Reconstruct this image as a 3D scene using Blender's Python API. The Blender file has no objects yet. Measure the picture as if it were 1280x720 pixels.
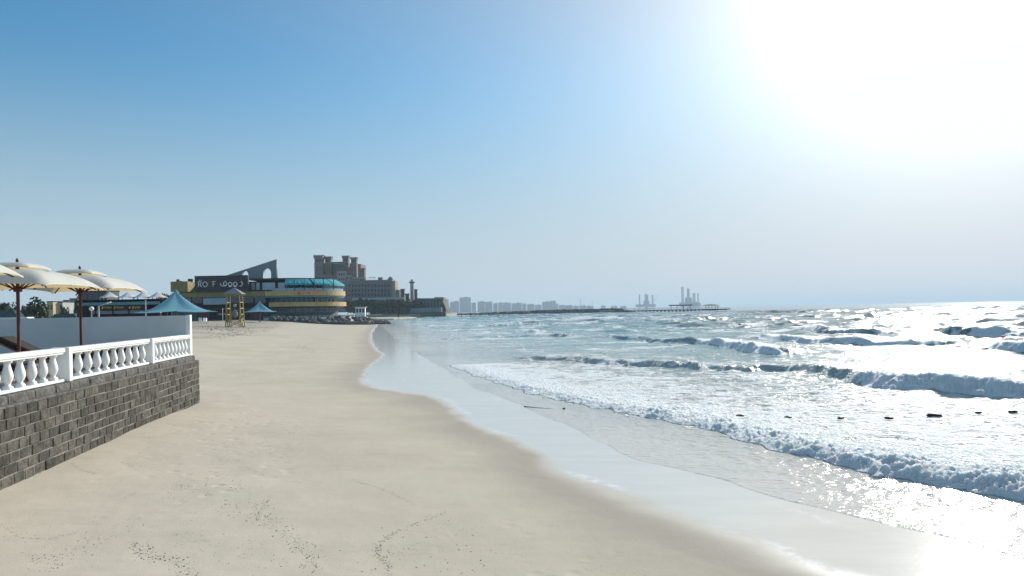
import bpy, bmesh, math, random
import numpy as np
from mathutils import Vector, Matrix, Euler

random.seed(7)
SEAQ = 1.0
R = math.radians
scene = bpy.context.scene
COL = scene.collection

# ------------------------------------------------------------------ camera geometry
F, CU, CV, HC = 800.0, 640.0, 388.0, 3.0
ROLL = R(1.1)
CA, SA = math.cos(ROLL), math.sin(ROLL)
def ray(u, v):
    dx, dy = (u - CU) / F, -(v - CV) / F
    return dx * CA + dy * SA, -dx * SA + dy * CA
def P(u, v, Y):
    """point of the place at depth Y metres that the photo shows at (u, v)"""
    x, z = ray(u, v)
    return Vector((x * Y, Y, HC + z * Y))
def G(u, v, z=0.0):
    x, rz = ray(u, v)
    Y = (z - HC) / rz
    return Vector((x * Y, Y, z))

SUN_AZ, SUN_EL = R(36.5), R(25.0)
SUN_DIR = Vector((math.sin(SUN_AZ) * math.cos(SUN_EL), math.cos(SUN_AZ) * math.cos(SUN_EL), math.sin(SUN_EL)))

# ------------------------------------------------------------------ numpy noise
def _h(ix, iy, s):
    n = (ix.astype(np.int64) * 374761393 + iy.astype(np.int64) * 668265263 + s * 974634777) & 0x7fffffff
    n = ((n ^ (n >> 13)) * 1274126177) & 0x7fffffff
    return (n ^ (n >> 16)) & 0xffff
def pn(x, y, s=0):
    x = np.asarray(x, float); y = np.asarray(y, float)
    x0 = np.floor(x); y0 = np.floor(y); fx = x - x0; fy = y - y0
    ux = fx * fx * fx * (fx * (fx * 6 - 15) + 10); uy = fy * fy * fy * (fy * (fy * 6 - 15) + 10)
    def g(dx, dy):
        a = _h(x0 + dx, y0 + dy, s) * (2 * math.pi / 65536.0)
        return np.cos(a) * (fx - dx) + np.sin(a) * (fy - dy)
    a = g(0, 0) * (1 - ux) + g(1, 0) * ux
    b = g(0, 1) * (1 - ux) + g(1, 1) * ux
    return (a * (1 - uy) + b * uy) * 1.5
def fbm(x, y, s=0, o=4, lac=2.03, gain=.5):
    t = 0; a = 1.0; f = 1.0
    for k in range(o):
        t = t + a * pn(x * f, y * f, s + 17 * k); a *= gain; f *= lac
    return t
def ss(a, b, x):
    t = np.clip((x - a) / (b - a), 0, 1)
    return t * t * (3 - 2 * t)

def poly_dist(pts, x, y):
    """distance to a polyline, arc length of the nearest point"""
    best = np.full(x.shape, 1e18); arc = np.zeros(x.shape); acc = 0.0; side = np.zeros(x.shape)
    for (ax, ay), (bx, by) in zip(pts[:-1], pts[1:]):
        ex, ey = bx - ax, by - ay; L = math.hypot(ex, ey)
        if L < 1e-6: continue
        t = np.clip(((x - ax) * ex + (y - ay) * ey) / (L * L), 0, 1)
        dx, dy = x - ax - t * ex, y - ay - t * ey
        d = dx * dx + dy * dy
        m = d < best
        best = np.where(m, d, best); arc = np.where(m, acc + t * L, arc)
        side = np.where(m, ex * (y - ay) - ey * (x - ax), side)
        acc += L
    return np.sqrt(best), arc, side
def inside(poly, x, y):
    r = np.zeros(x.shape, bool); n = len(poly)
    for i in range(n):
        ax, ay = poly[i]; bx, by = poly[(i + 1) % n]
        if ay == by: continue
        c = ((ay > y) != (by > y)) & (x < (bx - ax) * (y - ay) / (by - ay) + ax)
        r ^= c
    return r
def smooth_poly(pts, n=3):
    for _ in range(n):
        q = [pts[0]]
        for a, b in zip(pts[:-1], pts[1:]):
            q += [(a[0] * .75 + b[0] * .25, a[1] * .75 + b[1] * .25), (a[0] * .25 + b[0] * .75, a[1] * .25 + b[1] * .75)]
        q.append(pts[-1]); pts = q
    return pts

# ------------------------------------------------------------------ object helpers
def tag(o, label=None, cat=None, group=None, kind=None):
    if label: o['label'] = label
    if cat: o['category'] = cat
    if group: o['group'] = group
    if kind: o['kind'] = kind
    return o
def empty(name, loc, rz=0.0, label=None, cat=None, group=None):
    o = bpy.data.objects.new(name, None); COL.objects.link(o)
    o.empty_display_size = .2; o.location = loc; o.rotation_euler = (0, 0, rz)
    return tag(o, label, cat, group)
class MB:
    def __init__(s): s.v = []; s.f = []; s.sm = []
    def add(s, vs, fs, smooth=False):
        n = len(s.v); s.v += [tuple(p) for p in vs]; s.f += [tuple(i + n for i in q) for q in fs]; s.sm += [smooth] * len(fs)
        return s
    def box(s, c, d, rz=0.0, bev=0.0, M=None):
        x, y, z = d[0] / 2, d[1] / 2, d[2] / 2
        if bev > 0:
            b = min(bev, x * .9, y * .9, z * .9); vs = []
            bm = bmesh.new(); bmesh.ops.create_cube(bm, size=1)
            for w in bm.verts: w.co = Vector((w.co.x * 2 * x, w.co.y * 2 * y, w.co.z * 2 * z))
            bmesh.ops.bevel(bm, geom=bm.edges[:], offset=b, segments=1, affect='EDGES')
            bm.verts.index_update()
            vs = [w.co.copy() for w in bm.verts]; fs = [tuple(w.index for w in q.verts) for q in bm.faces]; bm.free()
        else:
            vs = [Vector((i * x, j * y, k * z)) for k in (-1, 1) for j in (-1, 1) for i in (-1, 1)]
            fs = [(0, 2, 3, 1), (4, 5, 7, 6), (0, 1, 5, 4), (2, 6, 7, 3), (0, 4, 6, 2), (1, 3, 7, 5)]
        Q = Matrix.Translation(Vector(c)) @ (M if M is not None else Matrix.Rotation(rz, 4, 'Z'))
        return s.add([Q @ p for p in vs], fs)
    def tube(s, a, b, r0, r1=None, n=8, caps=True, smooth=True):
        a = Vector(a); b = Vector(b); r1 = r0 if r1 is None else r1
        d = (b - a).normalized(); t = Vector((0, 0, 1)) if abs(d.z) < .9 else Vector((1, 0, 0))
        p = d.cross(t).normalized(); q = d.cross(p)
        vs = []
        for c, r in ((a, r0), (b, r1)):
            for k in range(n):
                w = 2 * math.pi * k / n; vs.append(c + p * (r * math.cos(w)) + q * (r * math.sin(w)))
        fs = [(k, (k + 1) % n, n + (k + 1) % n, n + k) for k in range(n)]
        s.add(vs, fs, smooth)
        if caps: s.add(vs, [tuple(range(n))[::-1], tuple(range(n, 2 * n))])
        return s
    def lathe(s, prof, c=(0, 0, 0), n=12, sq=0.0, smooth=True):
        """prof: (radius, z) from bottom to top"""
        c = Vector(c); vs = []
        for r, z in prof:
            for k in range(n):
                w = 2 * math.pi * k / n; vs.append(c + Vector((r * math.cos(w), r * math.sin(w), z)))
        m = len(prof)
        fs = [(j * n + k, j * n + (k + 1) % n, (j + 1) * n + (k + 1) % n, (j + 1) * n + k) for j in range(m - 1) for k in range(n)]
        s.add(vs, fs, smooth)
        s.add(vs, [tuple(range(n))[::-1], tuple(range((m - 1) * n, m * n))])
        return s
    def prism(s, pts, h0, h1):
        """pts: plan polygon (x, y), ccw"""
        n = len(pts)
        vs = [(x, y, h0) for x, y in pts] + [(x, y, h1) for x, y in pts]
        fs = [(k, (k + 1) % n, n + (k + 1) % n, n + k) for k in range(n)] + [tuple(range(n))[::-1], tuple(range(n, 2 * n))]
        return s.add(vs, fs)
    def mesh(s, name):
        me = bpy.data.meshes.new(name); me.from_pydata(s.v, [], s.f)
        me.polygons.foreach_set('use_smooth', s.sm); me.update()
        return me
    def build(s, name, mat, parent=None, loc=None):
        me = s.mesh(name)
        if mat: me.materials.append(mat)
        o = bpy.data.objects.new(name, me); COL.objects.link(o)
        if parent: o.parent = parent
        if loc is not None: o.location = loc
        return o
def copy_tree(o, parent=None):
    c = o.copy(); COL.objects.link(c)
    if parent is not None: c.parent = parent
    for ch in list(o.children): copy_tree(ch, c)
    return c

# ------------------------------------------------------------------ materials
def mat(name, col, rough=.7, var=.12, scale=3.0, bump=0.0, bscale=20.0, metal=0.0, spec=.4, stretch=None, col2=None, emit=None):
    m = bpy.data.materials.new(name); m.use_nodes = True
    nt = m.node_tree; b = nt.nodes['Principled BSDF']
    b.inputs['Roughness'].default_value = rough; b.inputs['Metallic'].default_value = metal
    b.inputs['Specular IOR Level'].default_value = spec
    tc = nt.nodes.new('ShaderNodeTexCoord'); mp = nt.nodes.new('ShaderNodeMapping')
    nt.links.new(tc.outputs['Object'], mp.inputs[0])
    if stretch: mp.inputs['Scale'].default_value = stretch
    n = nt.nodes.new('ShaderNodeTexNoise'); n.inputs['Scale'].default_value = scale; n.inputs['Detail'].default_value = 5; n.inputs['Roughness'].default_value = .65
    nt.links.new(mp.outputs[0], n.inputs['Vector'])
    r = nt.nodes.new('ShaderNodeValToRGB'); r.color_ramp.elements[0].position = .3; r.color_ramp.elements[1].position = .7
    c2 = col2 or tuple(min(1, c * (1 + var)) for c in col)
    r.color_ramp.elements[0].color = (*[c * (1 - var) for c in col], 1); r.color_ramp.elements[1].color = (*c2, 1)
    nt.links.new(n.outputs[0], r.inputs[0]); nt.links.new(r.outputs[0], b.inputs['Base Color'])
    if bump > 0:
        n2 = nt.nodes.new('ShaderNodeTexNoise'); n2.inputs['Scale'].default_value = bscale; n2.inputs['Detail'].default_value = 6
        nt.links.new(mp.outputs[0], n2.inputs['Vector'])
        bp = nt.nodes.new('ShaderNodeBump'); bp.inputs['Strength'].default_value = 1; bp.inputs['Distance'].default_value = bump
        nt.links.new(n2.outputs[0], bp.inputs['Height']); nt.links.new(bp.outputs[0], b.inputs['Normal'])
    return m

# ------------------------------------------------------------------ render, camera, light, sky
scene.render.engine = 'CYCLES'
scene.cycles.use_denoising = True
try: scene.cycles.denoiser = 'OPENIMAGEDENOISE'
except Exception: pass
scene.cycles.max_bounces = 6; scene.cycles.diffuse_bounces = 3; scene.cycles.glossy_bounces = 3
scene.cycles.transmission_bounces = 4; scene.cycles.volume_bounces = 0; scene.cycles.transparent_max_bounces = 8
scene.cycles.sample_clamp_indirect = 6; scene.cycles.caustics_reflective = False; scene.cycles.caustics_refractive = False
vs_ = scene.view_settings
vs_.view_transform = 'Standard'; vs_.look = 'None'; vs_.gamma = 1; vs_.use_curve_mapping = False
vs_.exposure = EXPOSURE if 'EXPOSURE' in globals() else 0.45

cd = bpy.data.cameras.new('camera'); cam = bpy.data.objects.new('camera', cd); COL.objects.link(cam)
cd.sensor_width = 36; cd.lens = 36 * F / 1280; cd.shift_y = (CV - 360) / 1280
cd.clip_start = .1; cd.clip_end = 40000
cam.matrix_world = Matrix.Translation((0, 0, HC)) @ Matrix.Rotation(R(90), 4, 'X') @ Matrix.Rotation(-ROLL, 4, 'Z')
scene.camera = cam

sl = bpy.data.lights.new('sun', 'SUN'); sun = bpy.data.objects.new('sun', sl); COL.objects.link(sun)
sl.energy = 4.3; sl.angle = R(.53); sl.color = (1, .95, .87)
sun.rotation_euler = SUN_DIR.to_track_quat('Z', 'Y').to_euler()

w = bpy.data.worlds.new('World'); scene.world = w; w.use_nodes = True
nt = w.node_tree; bg = nt.nodes['Background']
sky = nt.nodes.new('ShaderNodeTexSky'); sky.sky_type = 'NISHITA'; sky.sun_disc = False
sky.sun_elevation = SUN_EL; sky.sun_rotation = SUN_AZ
sky.air_density = 1.0; sky.dust_density = 0.0; sky.ozone_density = 4.0; sky.altitude = 0
bg.inputs['Strength'].default_value = .10
def _m(op, a, b=None, clamp=False):
    n = nt.nodes.new('ShaderNodeMath'); n.operation = op; n.use_clamp = clamp
    for i, x in enumerate((a, b)):
        if x is None: continue
        if isinstance(x, (int, float)): n.inputs[i].default_value = x
        else: nt.links.new(x, n.inputs[i])
    return n.outputs[0]
def _mix(kind, f, a, b):
    n = nt.nodes.new('ShaderNodeMix'); n.data_type = 'RGBA'; n.blend_type = kind
    for i, x in ((0, f), (6, a), (7, b)):
        if isinstance(x, (int, float)): n.inputs[i].default_value = x
        elif isinstance(x, tuple): n.inputs[i].default_value = (*x, 1)
        else: nt.links.new(x, n.inputs[i])
    return n.outputs[2]
# humid coastal air: the blue sky pales to a haze band low down, and the sun's aureole is widened by painted-in lens glare
KS = 1 / (.10 * 2 ** .45)
tcw = nt.nodes.new('ShaderNodeTexCoord'); sep = nt.nodes.new('ShaderNodeSeparateXYZ')
nrm = nt.nodes.new('ShaderNodeVectorMath'); nrm.operation = 'NORMALIZE'; nt.links.new(tcw.outputs['Generated'], nrm.inputs[0])
nt.links.new(nrm.outputs[0], sep.inputs[0])
el = _m('ARCSINE', sep.outputs[2])
mr = nt.nodes.new('ShaderNodeMapRange'); mr.interpolation_type = 'SMOOTHSTEP'; nt.links.new(el, mr.inputs[0])
mr.inputs[1].default_value = R(.5); mr.inputs[2].default_value = R(22); mr.inputs[3].default_value = 1; mr.inputs[4].default_value = 0
hf = mr.outputs[0]
dt = nt.nodes.new('ShaderNodeVectorMath'); dt.operation = 'DOT_PRODUCT'; nt.links.new(nrm.outputs[0], dt.inputs[0]); dt.inputs[1].default_value = SUN_DIR
gam = _m('ARCCOSINE', _m('MINIMUM', _m('MAXIMUM', dt.outputs['Value'], -1), 1))
def ex(sig): return _m('EXPONENT', _m('MULTIPLY', gam, -1 / R(sig)))
def sc3(f, c):
    n = nt.nodes.new('ShaderNodeVectorMath'); n.operation = 'SCALE'; n.inputs[0].default_value = c; nt.links.new(f, n.inputs['Scale']); return n.outputs[0]
def add3(a, b):
    n = nt.nodes.new('ShaderNodeVectorMath'); n.operation = 'ADD'
    for i, x in ((0, a), (1, b)):
        if isinstance(x, tuple): n.inputs[i].default_value = x
        else: nt.links.new(x, n.inputs[i])
    return n.outputs[0]
base = _mix('MULTIPLY', 1.0, sky.outputs[0], (.25, .88, .97))
bv = nt.nodes.new('ShaderNodeVectorMath'); bv.operation = 'SCALE'; nt.links.new(base, bv.inputs[0]); nt.links.new(_m('SUBTRACT', 1.0, _m('MULTIPLY', hf, .42)), bv.inputs['Scale']); base = bv.outputs[0]
wide = ex(20)
hz = add3(tuple(c * KS for c in (.48, .61, .69)), sc3(wide, tuple(c * KS for c in (.54, .27, .31))))
c0 = _mix('MIX', hf, base, hz)
gl = sc3(_m('MULTIPLY', wide, _m('SUBTRACT', 1.0, _m('MULTIPLY', hf, .9))), tuple(c * KS for c in (1.36, .90, .20)))
gl2 = sc3(_m('MULTIPLY', ex(7.5), _m('SUBTRACT', 1.0, _m('MULTIPLY', hf, .6))), tuple(c * KS for c in (2.2, 2.0, 1.75)))
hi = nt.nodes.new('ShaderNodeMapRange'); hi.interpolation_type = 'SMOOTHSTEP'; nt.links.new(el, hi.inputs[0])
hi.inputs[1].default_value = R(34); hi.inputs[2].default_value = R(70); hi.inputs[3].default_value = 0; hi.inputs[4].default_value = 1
overhead_fill = sc3(hi.outputs[0], tuple(c * KS for c in (.30, .32, .30)))          # brightness added overhead, out of view, to lift the shadows
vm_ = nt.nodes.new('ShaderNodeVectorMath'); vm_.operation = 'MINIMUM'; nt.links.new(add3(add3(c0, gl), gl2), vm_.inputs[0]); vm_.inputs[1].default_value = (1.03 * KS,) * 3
nt.links.new(add3(vm_.outputs[0], overhead_fill), bg.inputs[0])
# ------------------------------------------------------------------ terrain and shoreline
def wpts(px, z=0.0):
    return [tuple(G(u, v, z)[:2]) for u, v in px]
S2PX = [(474, 404), (482, 412), (505, 432), (545, 455), (600, 487), (680, 518), (740, 545), (790, 570), (870, 590), (930, 608), (1000, 630), (1100, 652), (1200, 675), (1290, 697)]
S1PX = [(474, 404), (466, 413), (464, 424), (470, 436), (484, 444), (468, 455), (459, 467), (456, 480), (470, 486), (520, 492), (552, 497), (566, 506), (580, 520), (610, 536), (650, 550), (682, 562), (692, 580), (735, 602), (800, 622), (870, 650), (950, 682), (1010, 703), (1060, 722)]
far_coast = [(-420, 1500), (-200, 800), (-72, 500), (-42, 452), (-58, 420), (-84, 372), (-72, 300), (-48, 215), (-37, 185)]
SH2 = wpts(S2PX); e = SH2[-1]; SH2 = far_coast + smooth_poly(SH2, 2) + [(e[0] + 6, e[1] - 7), (e[0] + 40, e[1] - 60)]
SH1 = wpts(S1PX, .02); e = SH1[-1]; SH1 = far_coast + smooth_poly(SH1, 2) + [(e[0] + 5, e[1] - 7), (e[0] + 40, e[1] - 66)]
LANDP = SH2 + [(-3000, -200), (-9000, 200), (-9000, 9000), (-3000, 9000)]
WETP = SH1 + [(-3000, -200), (-9000, 200), (-9000, 9000), (-3000, 9000)]

def terrain(x, y):
    """height of the beach, signed metres inland of the water's edge, signed metres inland of the wet edge"""
    x = np.asarray(x, float); y = np.asarray(y, float)
    d, _, _ = poly_dist(SH2, x, y); d = np.where(inside(LANDP, x, y), d, -d)
    w1, _, _ = poly_dist(SH1, x, y); w1 = np.where(inside(WETP, x, y), w1, -w1)
    up = .012 * np.clip(d, 0, 3) + .034 * np.clip(d - 3, 0, 8) + .06 * np.clip(d - 11, 0, 24)
    z = np.where(d > 0, up, np.maximum(.03 * d, -4.0))
    dry = ss(.5, 6, w1)
    z = z + dry * (.035 * fbm(x * .22, y * .22, 3, 3) + .006 * fbm(x * 1.3, y * 1.3, 5, 3))
    z = np.where(d > 0, np.minimum(z, 1.85), z)
    return z, d, w1
def GT(u, v):
    """point on the beach that the photo shows at (u, v)"""
    x, rz = ray(u, v); z = .3
    for _ in range(30):
        Y = (z - HC) / rz; z = .5 * z + .5 * TZ(x * Y, Y)
    Y = (z - HC) / rz
    return Vector((x * Y, Y, z))

def polar_rows(r0, r1, k, mn):
    rs = [r0]
    while rs[-1] < r1: rs.append(rs[-1] + max(mn, k(rs[-1]) * rs[-1]))
    return np.array(rs)
def grid_object(name, X, Y, Z, attrs, material):
    nr, nc = X.shape
    me = bpy.data.meshes.new(name)
    me.vertices.add(nr * nc)
    co = np.empty((nr * nc, 3), np.float32); co[:, 0] = X.ravel(); co[:, 1] = Y.ravel(); co[:, 2] = Z.ravel()
    me.vertices.foreach_set('co', co.ravel())
    i = np.arange(nr - 1)[:, None] * nc + np.arange(nc - 1)[None, :]
    q = np.stack([i, i + 1, i + nc + 1, i + nc], -1).reshape(-1, 4)
    return me, q
def finish_grid(name, me, q, attrs, material):
    n = len(q)
    me.loops.add(n * 4); me.polygons.add(n)
    me.loops.foreach_set('vertex_index', q.astype(np.int32).ravel())
    me.polygons.foreach_set('loop_start', np.arange(n, dtype=np.int32) * 4)
    me.polygons.foreach_set('use_smooth', np.ones(n, bool))
    me.update(calc_edges=True)
    for k, a in attrs.items():
        at = me.attributes.new(k, 'FLOAT', 'POINT'); at.data.foreach_set('value', a.astype(np.float32).ravel())
    me.materials.append(material)
    o = bpy.data.objects.new(name, me); COL.objects.link(o)
    return o

def N(nt, t, **kw):
    n = nt.nodes.new(t)
    for k, v in kw.items():
        if k in ('op',): n.operation = v
        else: n.inputs[k].default_value = v
    return n
def M_(nt, op, a, b=None, c=None, clamp=False):
    n = nt.nodes.new('ShaderNodeMath'); n.operation = op; n.use_clamp = clamp
    for i, x in enumerate((a, b, c)):
        if x is None: continue
        if isinstance(x, (int, float)): n.inputs[i].default_value = x
        else: nt.links.new(x, n.inputs[i])
    return n.outputs[0]
def ramp(nt, fac, stops):
    r = nt.nodes.new('ShaderNodeValToRGB'); e = r.color_ramp.elements
    while len(e) < len(stops): e.new(.5)
    for k, (p, c) in enumerate(stops): e[k].position = p; e[k].color = (*c, 1) if len(c) == 3 else c
    nt.links.new(fac, r.inputs[0]); return r.outputs[0]
def mixc(nt, f, a, b):
    n = nt.nodes.new('ShaderNodeMix'); n.data_type = 'RGBA'
    for i, x in ((0, f), (6, a), (7, b)):
        if isinstance(x, (int, float)): n.inputs[i].default_value = x
        elif isinstance(x, tuple): n.inputs[i].default_value = (*x, 1)
        else: nt.links.new(x, n.inputs[i])
    return n.outputs[2]
def attr(nt, name):
    a = nt.nodes.new('ShaderNodeAttribute'); a.attribute_name = name; return a.outputs['Fac']
def noise(nt, vec, scale, detail=4, rough=.55):
    n = N(nt, 'ShaderNodeTexNoise', Scale=scale, Detail=detail, Roughness=rough)
    nt.links.new(vec, n.inputs['Vector']); return n.outputs[0]

# sand material
m = bpy.data.materials.new('sand'); m.use_nodes = True; nt = m.node_tree; b = nt.nodes['Principled BSDF']
tc = nt.nodes.new('ShaderNodeTexCoord'); ob = tc.outputs['Object']
wet = attr(nt, 'wet'); damp = attr(nt, 'damp'); grav = attr(nt, 'gravel')
n_big = noise(nt, ob, .35, 4); n_mid = noise(nt, ob, 2.2, 5, .6); n_fine = noise(nt, ob, 60, 3, .7); n_grain = noise(nt, ob, 260, 2, .6)
dry = ramp(nt, n_big, [(.3, (.48, .425, .34)), (.7, (.54, .485, .395))])
dry = mixc(nt, M_(nt, 'MULTIPLY', M_(nt, 'SUBTRACT', n_mid, .45, clamp=True), 1.6, clamp=True), dry, (.46, .41, .335))
dry = mixc(nt, M_(nt, 'MULTIPLY', M_(nt, 'SUBTRACT', n_fine, .5, clamp=True), 1.1, clamp=True), dry, (.36, .31, .25))
# dark specks of shell and grit, in drifts
vo = N(nt, 'ShaderNodeTexVoronoi', Scale=14.0); nt.links.new(ob, vo.inputs['Vector'])
spk = M_(nt, 'LESS_THAN', vo.outputs['Distance'], .13)
drift = M_(nt, 'GREATER_THAN', noise(nt, ob, .8, 3), .60)
spk = M_(nt, 'MULTIPLY', spk, drift)
dry = mixc(nt, M_(nt, 'MULTIPLY', spk, .75), dry, (.12, .11, .095))
gr = ramp(nt, noise(nt, ob, 3.5, 6, .8), [(.35, (.16, .14, .115)), (.5, (.36, .32, .27)), (.65, (.5, .45, .38))])
dry = mixc(nt, grav, dry, gr)
dmp = mixc(nt, damp, dry, (.365, .33, .275))
mps = nt.nodes.new('ShaderNodeMapping'); mps.inputs['Scale'].default_value = (.25, 1.3, 1); mps.inputs['Rotation'].default_value = (0, 0, R(8)); nt.links.new(ob, mps.inputs[0])
dmp = mixc(nt, M_(nt, 'MULTIPLY', M_(nt, 'SUBTRACT', noise(nt, mps.outputs[0], 1.0, 6, .7), .5, clamp=True), 1.3, clamp=True), dmp, (.37, .325, .26))
col = mixc(nt, wet, dmp, mixc(nt, noise(nt, mps.outputs[0], 1.6, 5, .65), (.52, .495, .445), (.68, .65, .585)))
lace = M_(nt, 'MULTIPLY', attr(nt, 'lace'), M_(nt, 'MULTIPLY', M_(nt, 'SUBTRACT', noise(nt, ob, 5, 6, .7), .42, clamp=True), 6.0, clamp=True), clamp=True)
col = mixc(nt, lace, col, (.8, .8, .78))
nt.links.new(col, b.inputs['Base Color'])
rg = M_(nt, 'ADD', M_(nt, 'MULTIPLY', M_(nt, 'POWER', wet, 1.2), -.85), .96)
rg = M_(nt, 'MAXIMUM', rg, .115); nt.links.new(rg, b.inputs['Roughness'])
sp = M_(nt, 'ADD', M_(nt, 'MULTIPLY', M_(nt, 'POWER', wet, 8.0), .44), .05); nt.links.new(sp, b.inputs['Specular IOR Level'])
b.inputs['IOR'].default_value = 1.55
dryk = M_(nt, 'SUBTRACT', 1.0, wet)
hgt = M_(nt, 'ADD', M_(nt, 'MULTIPLY', n_mid, .016), M_(nt, 'ADD', M_(nt, 'MULTIPLY', n_fine, .006), M_(nt, 'MULTIPLY', n_grain, .0015)))
hgt = M_(nt, 'ADD', hgt, M_(nt, 'MULTIPLY', M_(nt, 'MULTIPLY', noise(nt, ob, 5, 4), grav), .12))
fv = N(nt, 'ShaderNodeTexVoronoi', Scale=2.6); fv.inputs['Randomness'].default_value = 1.0; nt.links.new(ob, fv.inputs['Vector'])
dent = M_(nt, 'MULTIPLY', M_(nt, 'SUBTRACT', .30, fv.outputs['Distance'], clamp=True), .075)
trk = M_(nt, 'MULTIPLY', M_(nt, 'SUBTRACT', noise(nt, ob, .22, 3), .50, clamp=True), 7.0, clamp=True)
hgt = M_(nt, 'SUBTRACT', hgt, M_(nt, 'MULTIPLY', dent, trk))
hgt = M_(nt, 'ADD', M_(nt, 'MULTIPLY', hgt, dryk), M_(nt, 'MULTIPLY', M_(nt, 'MULTIPLY', noise(nt, ob, 9, 3), .0012), wet))
bp = N(nt, 'ShaderNodeBump', Strength=.75, Distance=1.0); nt.links.new(hgt, bp.inputs['Height']); nt.links.new(bp.outputs[0], b.inputs['Normal'])
SAND = m

az = np.radians(np.concatenate([np.arange(-110, -44, 1.0), np.arange(-44, 44, .22), np.arange(44, 112, 1.5)]))
rs = polar_rows(2.2, 14000, lambda r: .0062 if r < 60 else (.012 if r < 900 else .06), .02)
A, RR = np.meshgrid(az, rs); X = RR * np.sin(A); Y = RR * np.cos(A)
Z, D, W1 = terrain(X, Y)
edge = W1 + .12 * fbm(X * .9, Y * .9, 11, 3)
soft = .25 + .35 * ss(14, 9, Y)
wetk = 1 - ss(.2 - soft, .2 + soft, edge)
dampk = (1 - ss(.2, 2.4, W1 + .6 * fbm(X * .4, Y * .4, 13, 3))) * .8
lacek = np.exp(-((edge + .10) / .10) ** 2) * ss(-.1, .5, fbm(X * .35, Y * .35, 31, 2)) * .9 + np.exp(-((W1 + 1.6 + .5 * fbm(X * .5, Y * .5, 33, 3)) / .12) ** 2) * ss(.1, .6, fbm(X * .3, Y * .3, 35, 2)) * .5 + np.exp(-((W1 + 3.2 + .7 * fbm(X * .4, Y * .4, 36, 4)) / .07) ** 2) * ss(-.2, .5, fbm(X * .3, Y * .3, 37, 2)) * .45 * (W1 < 0) + np.exp(-((W1 + 4.6 + .6 * fbm(X * .4, Y * .4, 38, 4)) / .07) ** 2) * ss(-.2, .5, fbm(X * .3, Y * .3, 39, 2)) * .4
g1 = ss(-6, 6, D - 22 + 7 * fbm(X * .08, Y * .08, 21, 4)) * ss(48, 62, Y + 5 * fbm(X * .1, Y * .1, 22, 3))
_taz, _trs, _tz = az, rs, Z
def TZ(x, y):
    a = math.atan2(x, y); r_ = min(max(math.hypot(x, y), rs_lo), 13000)
    i = int(np.clip(np.searchsorted(_trs, r_) - 1, 0, len(_trs) - 2)); j = int(np.clip(np.searchsorted(_taz, a) - 1, 0, len(_taz) - 2))
    f = (r_ - _trs[i]) / (_trs[i + 1] - _trs[i]); g = (a - _taz[j]) / (_taz[j + 1] - _taz[j])
    return float((_tz[i, j] * (1 - g) + _tz[i, j + 1] * g) * (1 - f) + (_tz[i + 1, j] * (1 - g) + _tz[i + 1, j + 1] * g) * f)
rs_lo = 2.2
me, q = grid_object('sand', X, Y, Z, None, SAND)
sand = finish_grid('sand', me, q, dict(wet=wetk, lace=lacek, damp=dampk, gravel=np.clip(g1, 0, 1)), SAND)
tag(sand, 'pale sandy beach with a wet shining edge along the surf', 'beach', kind='structure')

# ------------------------------------------------------------------ sea
SR, SD = polar_rows, None
az = np.radians(np.concatenate([np.arange(-60, -18, .7), np.arange(-18, 43, .085 * SEAQ), np.arange(43, 110, .8)]))
rs = polar_rows(5.2, 16000, lambda r: .0040 * SEAQ if r < 420 else (.012 if r < 1500 else .05), .024 * SEAQ)
A, RR = np.meshgrid(az, rs); X = RR * np.sin(A); Y = RR * np.cos(A)
print('sea verts', X.size)
_, D, _ = terrain(X, Y); D = -D + .30 * fbm(X * .22, Y * .22, 15, 4) * ss(4, 0, np.abs(D)) * (D > -6)   # metres offshore
dr = np.gradient(rs)[:, None] * np.ones_like(X)      # local spacing, for dropping waves too short to carry
rng = np.random.default_rng(4)
Zs = np.zeros_like(X); deep = ss(14, 70, D); mid = ss(1.5, 12, D)
for k in range(34):                                   # wind sea running at the beach
    lam = 2.2 * 10 ** (rng.random() * 1.05); th = R(-90 + rng.normal(0, 24 if lam > 8 else 38)); kk = 2 * math.pi / lam
    amp = .0155 * lam ** .72 * (.6 + .8 * rng.random())
    ph = kk * (X * math.cos(th) + Y * math.sin(th)) + rng.random() * 6.28 + .8 * pn(X * .03, Y * .03, 40 + k)
    s = np.sin(ph) + .22 * np.cos(2 * ph)
    if 2.4 < lam < 12 and k % 3: s = 2.1 * (1 - np.abs(np.sin(ph * .5))) ** 1.6 - .9
    Zs += amp * s * ss(2.2, 5.0, lam / dr) * (deep if lam > 6 else mid * .55 + deep * .45)
Zs *= .85 + .5 * fbm(X * .012, Y * .012, 77, 2)
sw_env = deep
foam = np.zeros_like(X); bump_amp = np.zeros_like(X)
warp = .0

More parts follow.
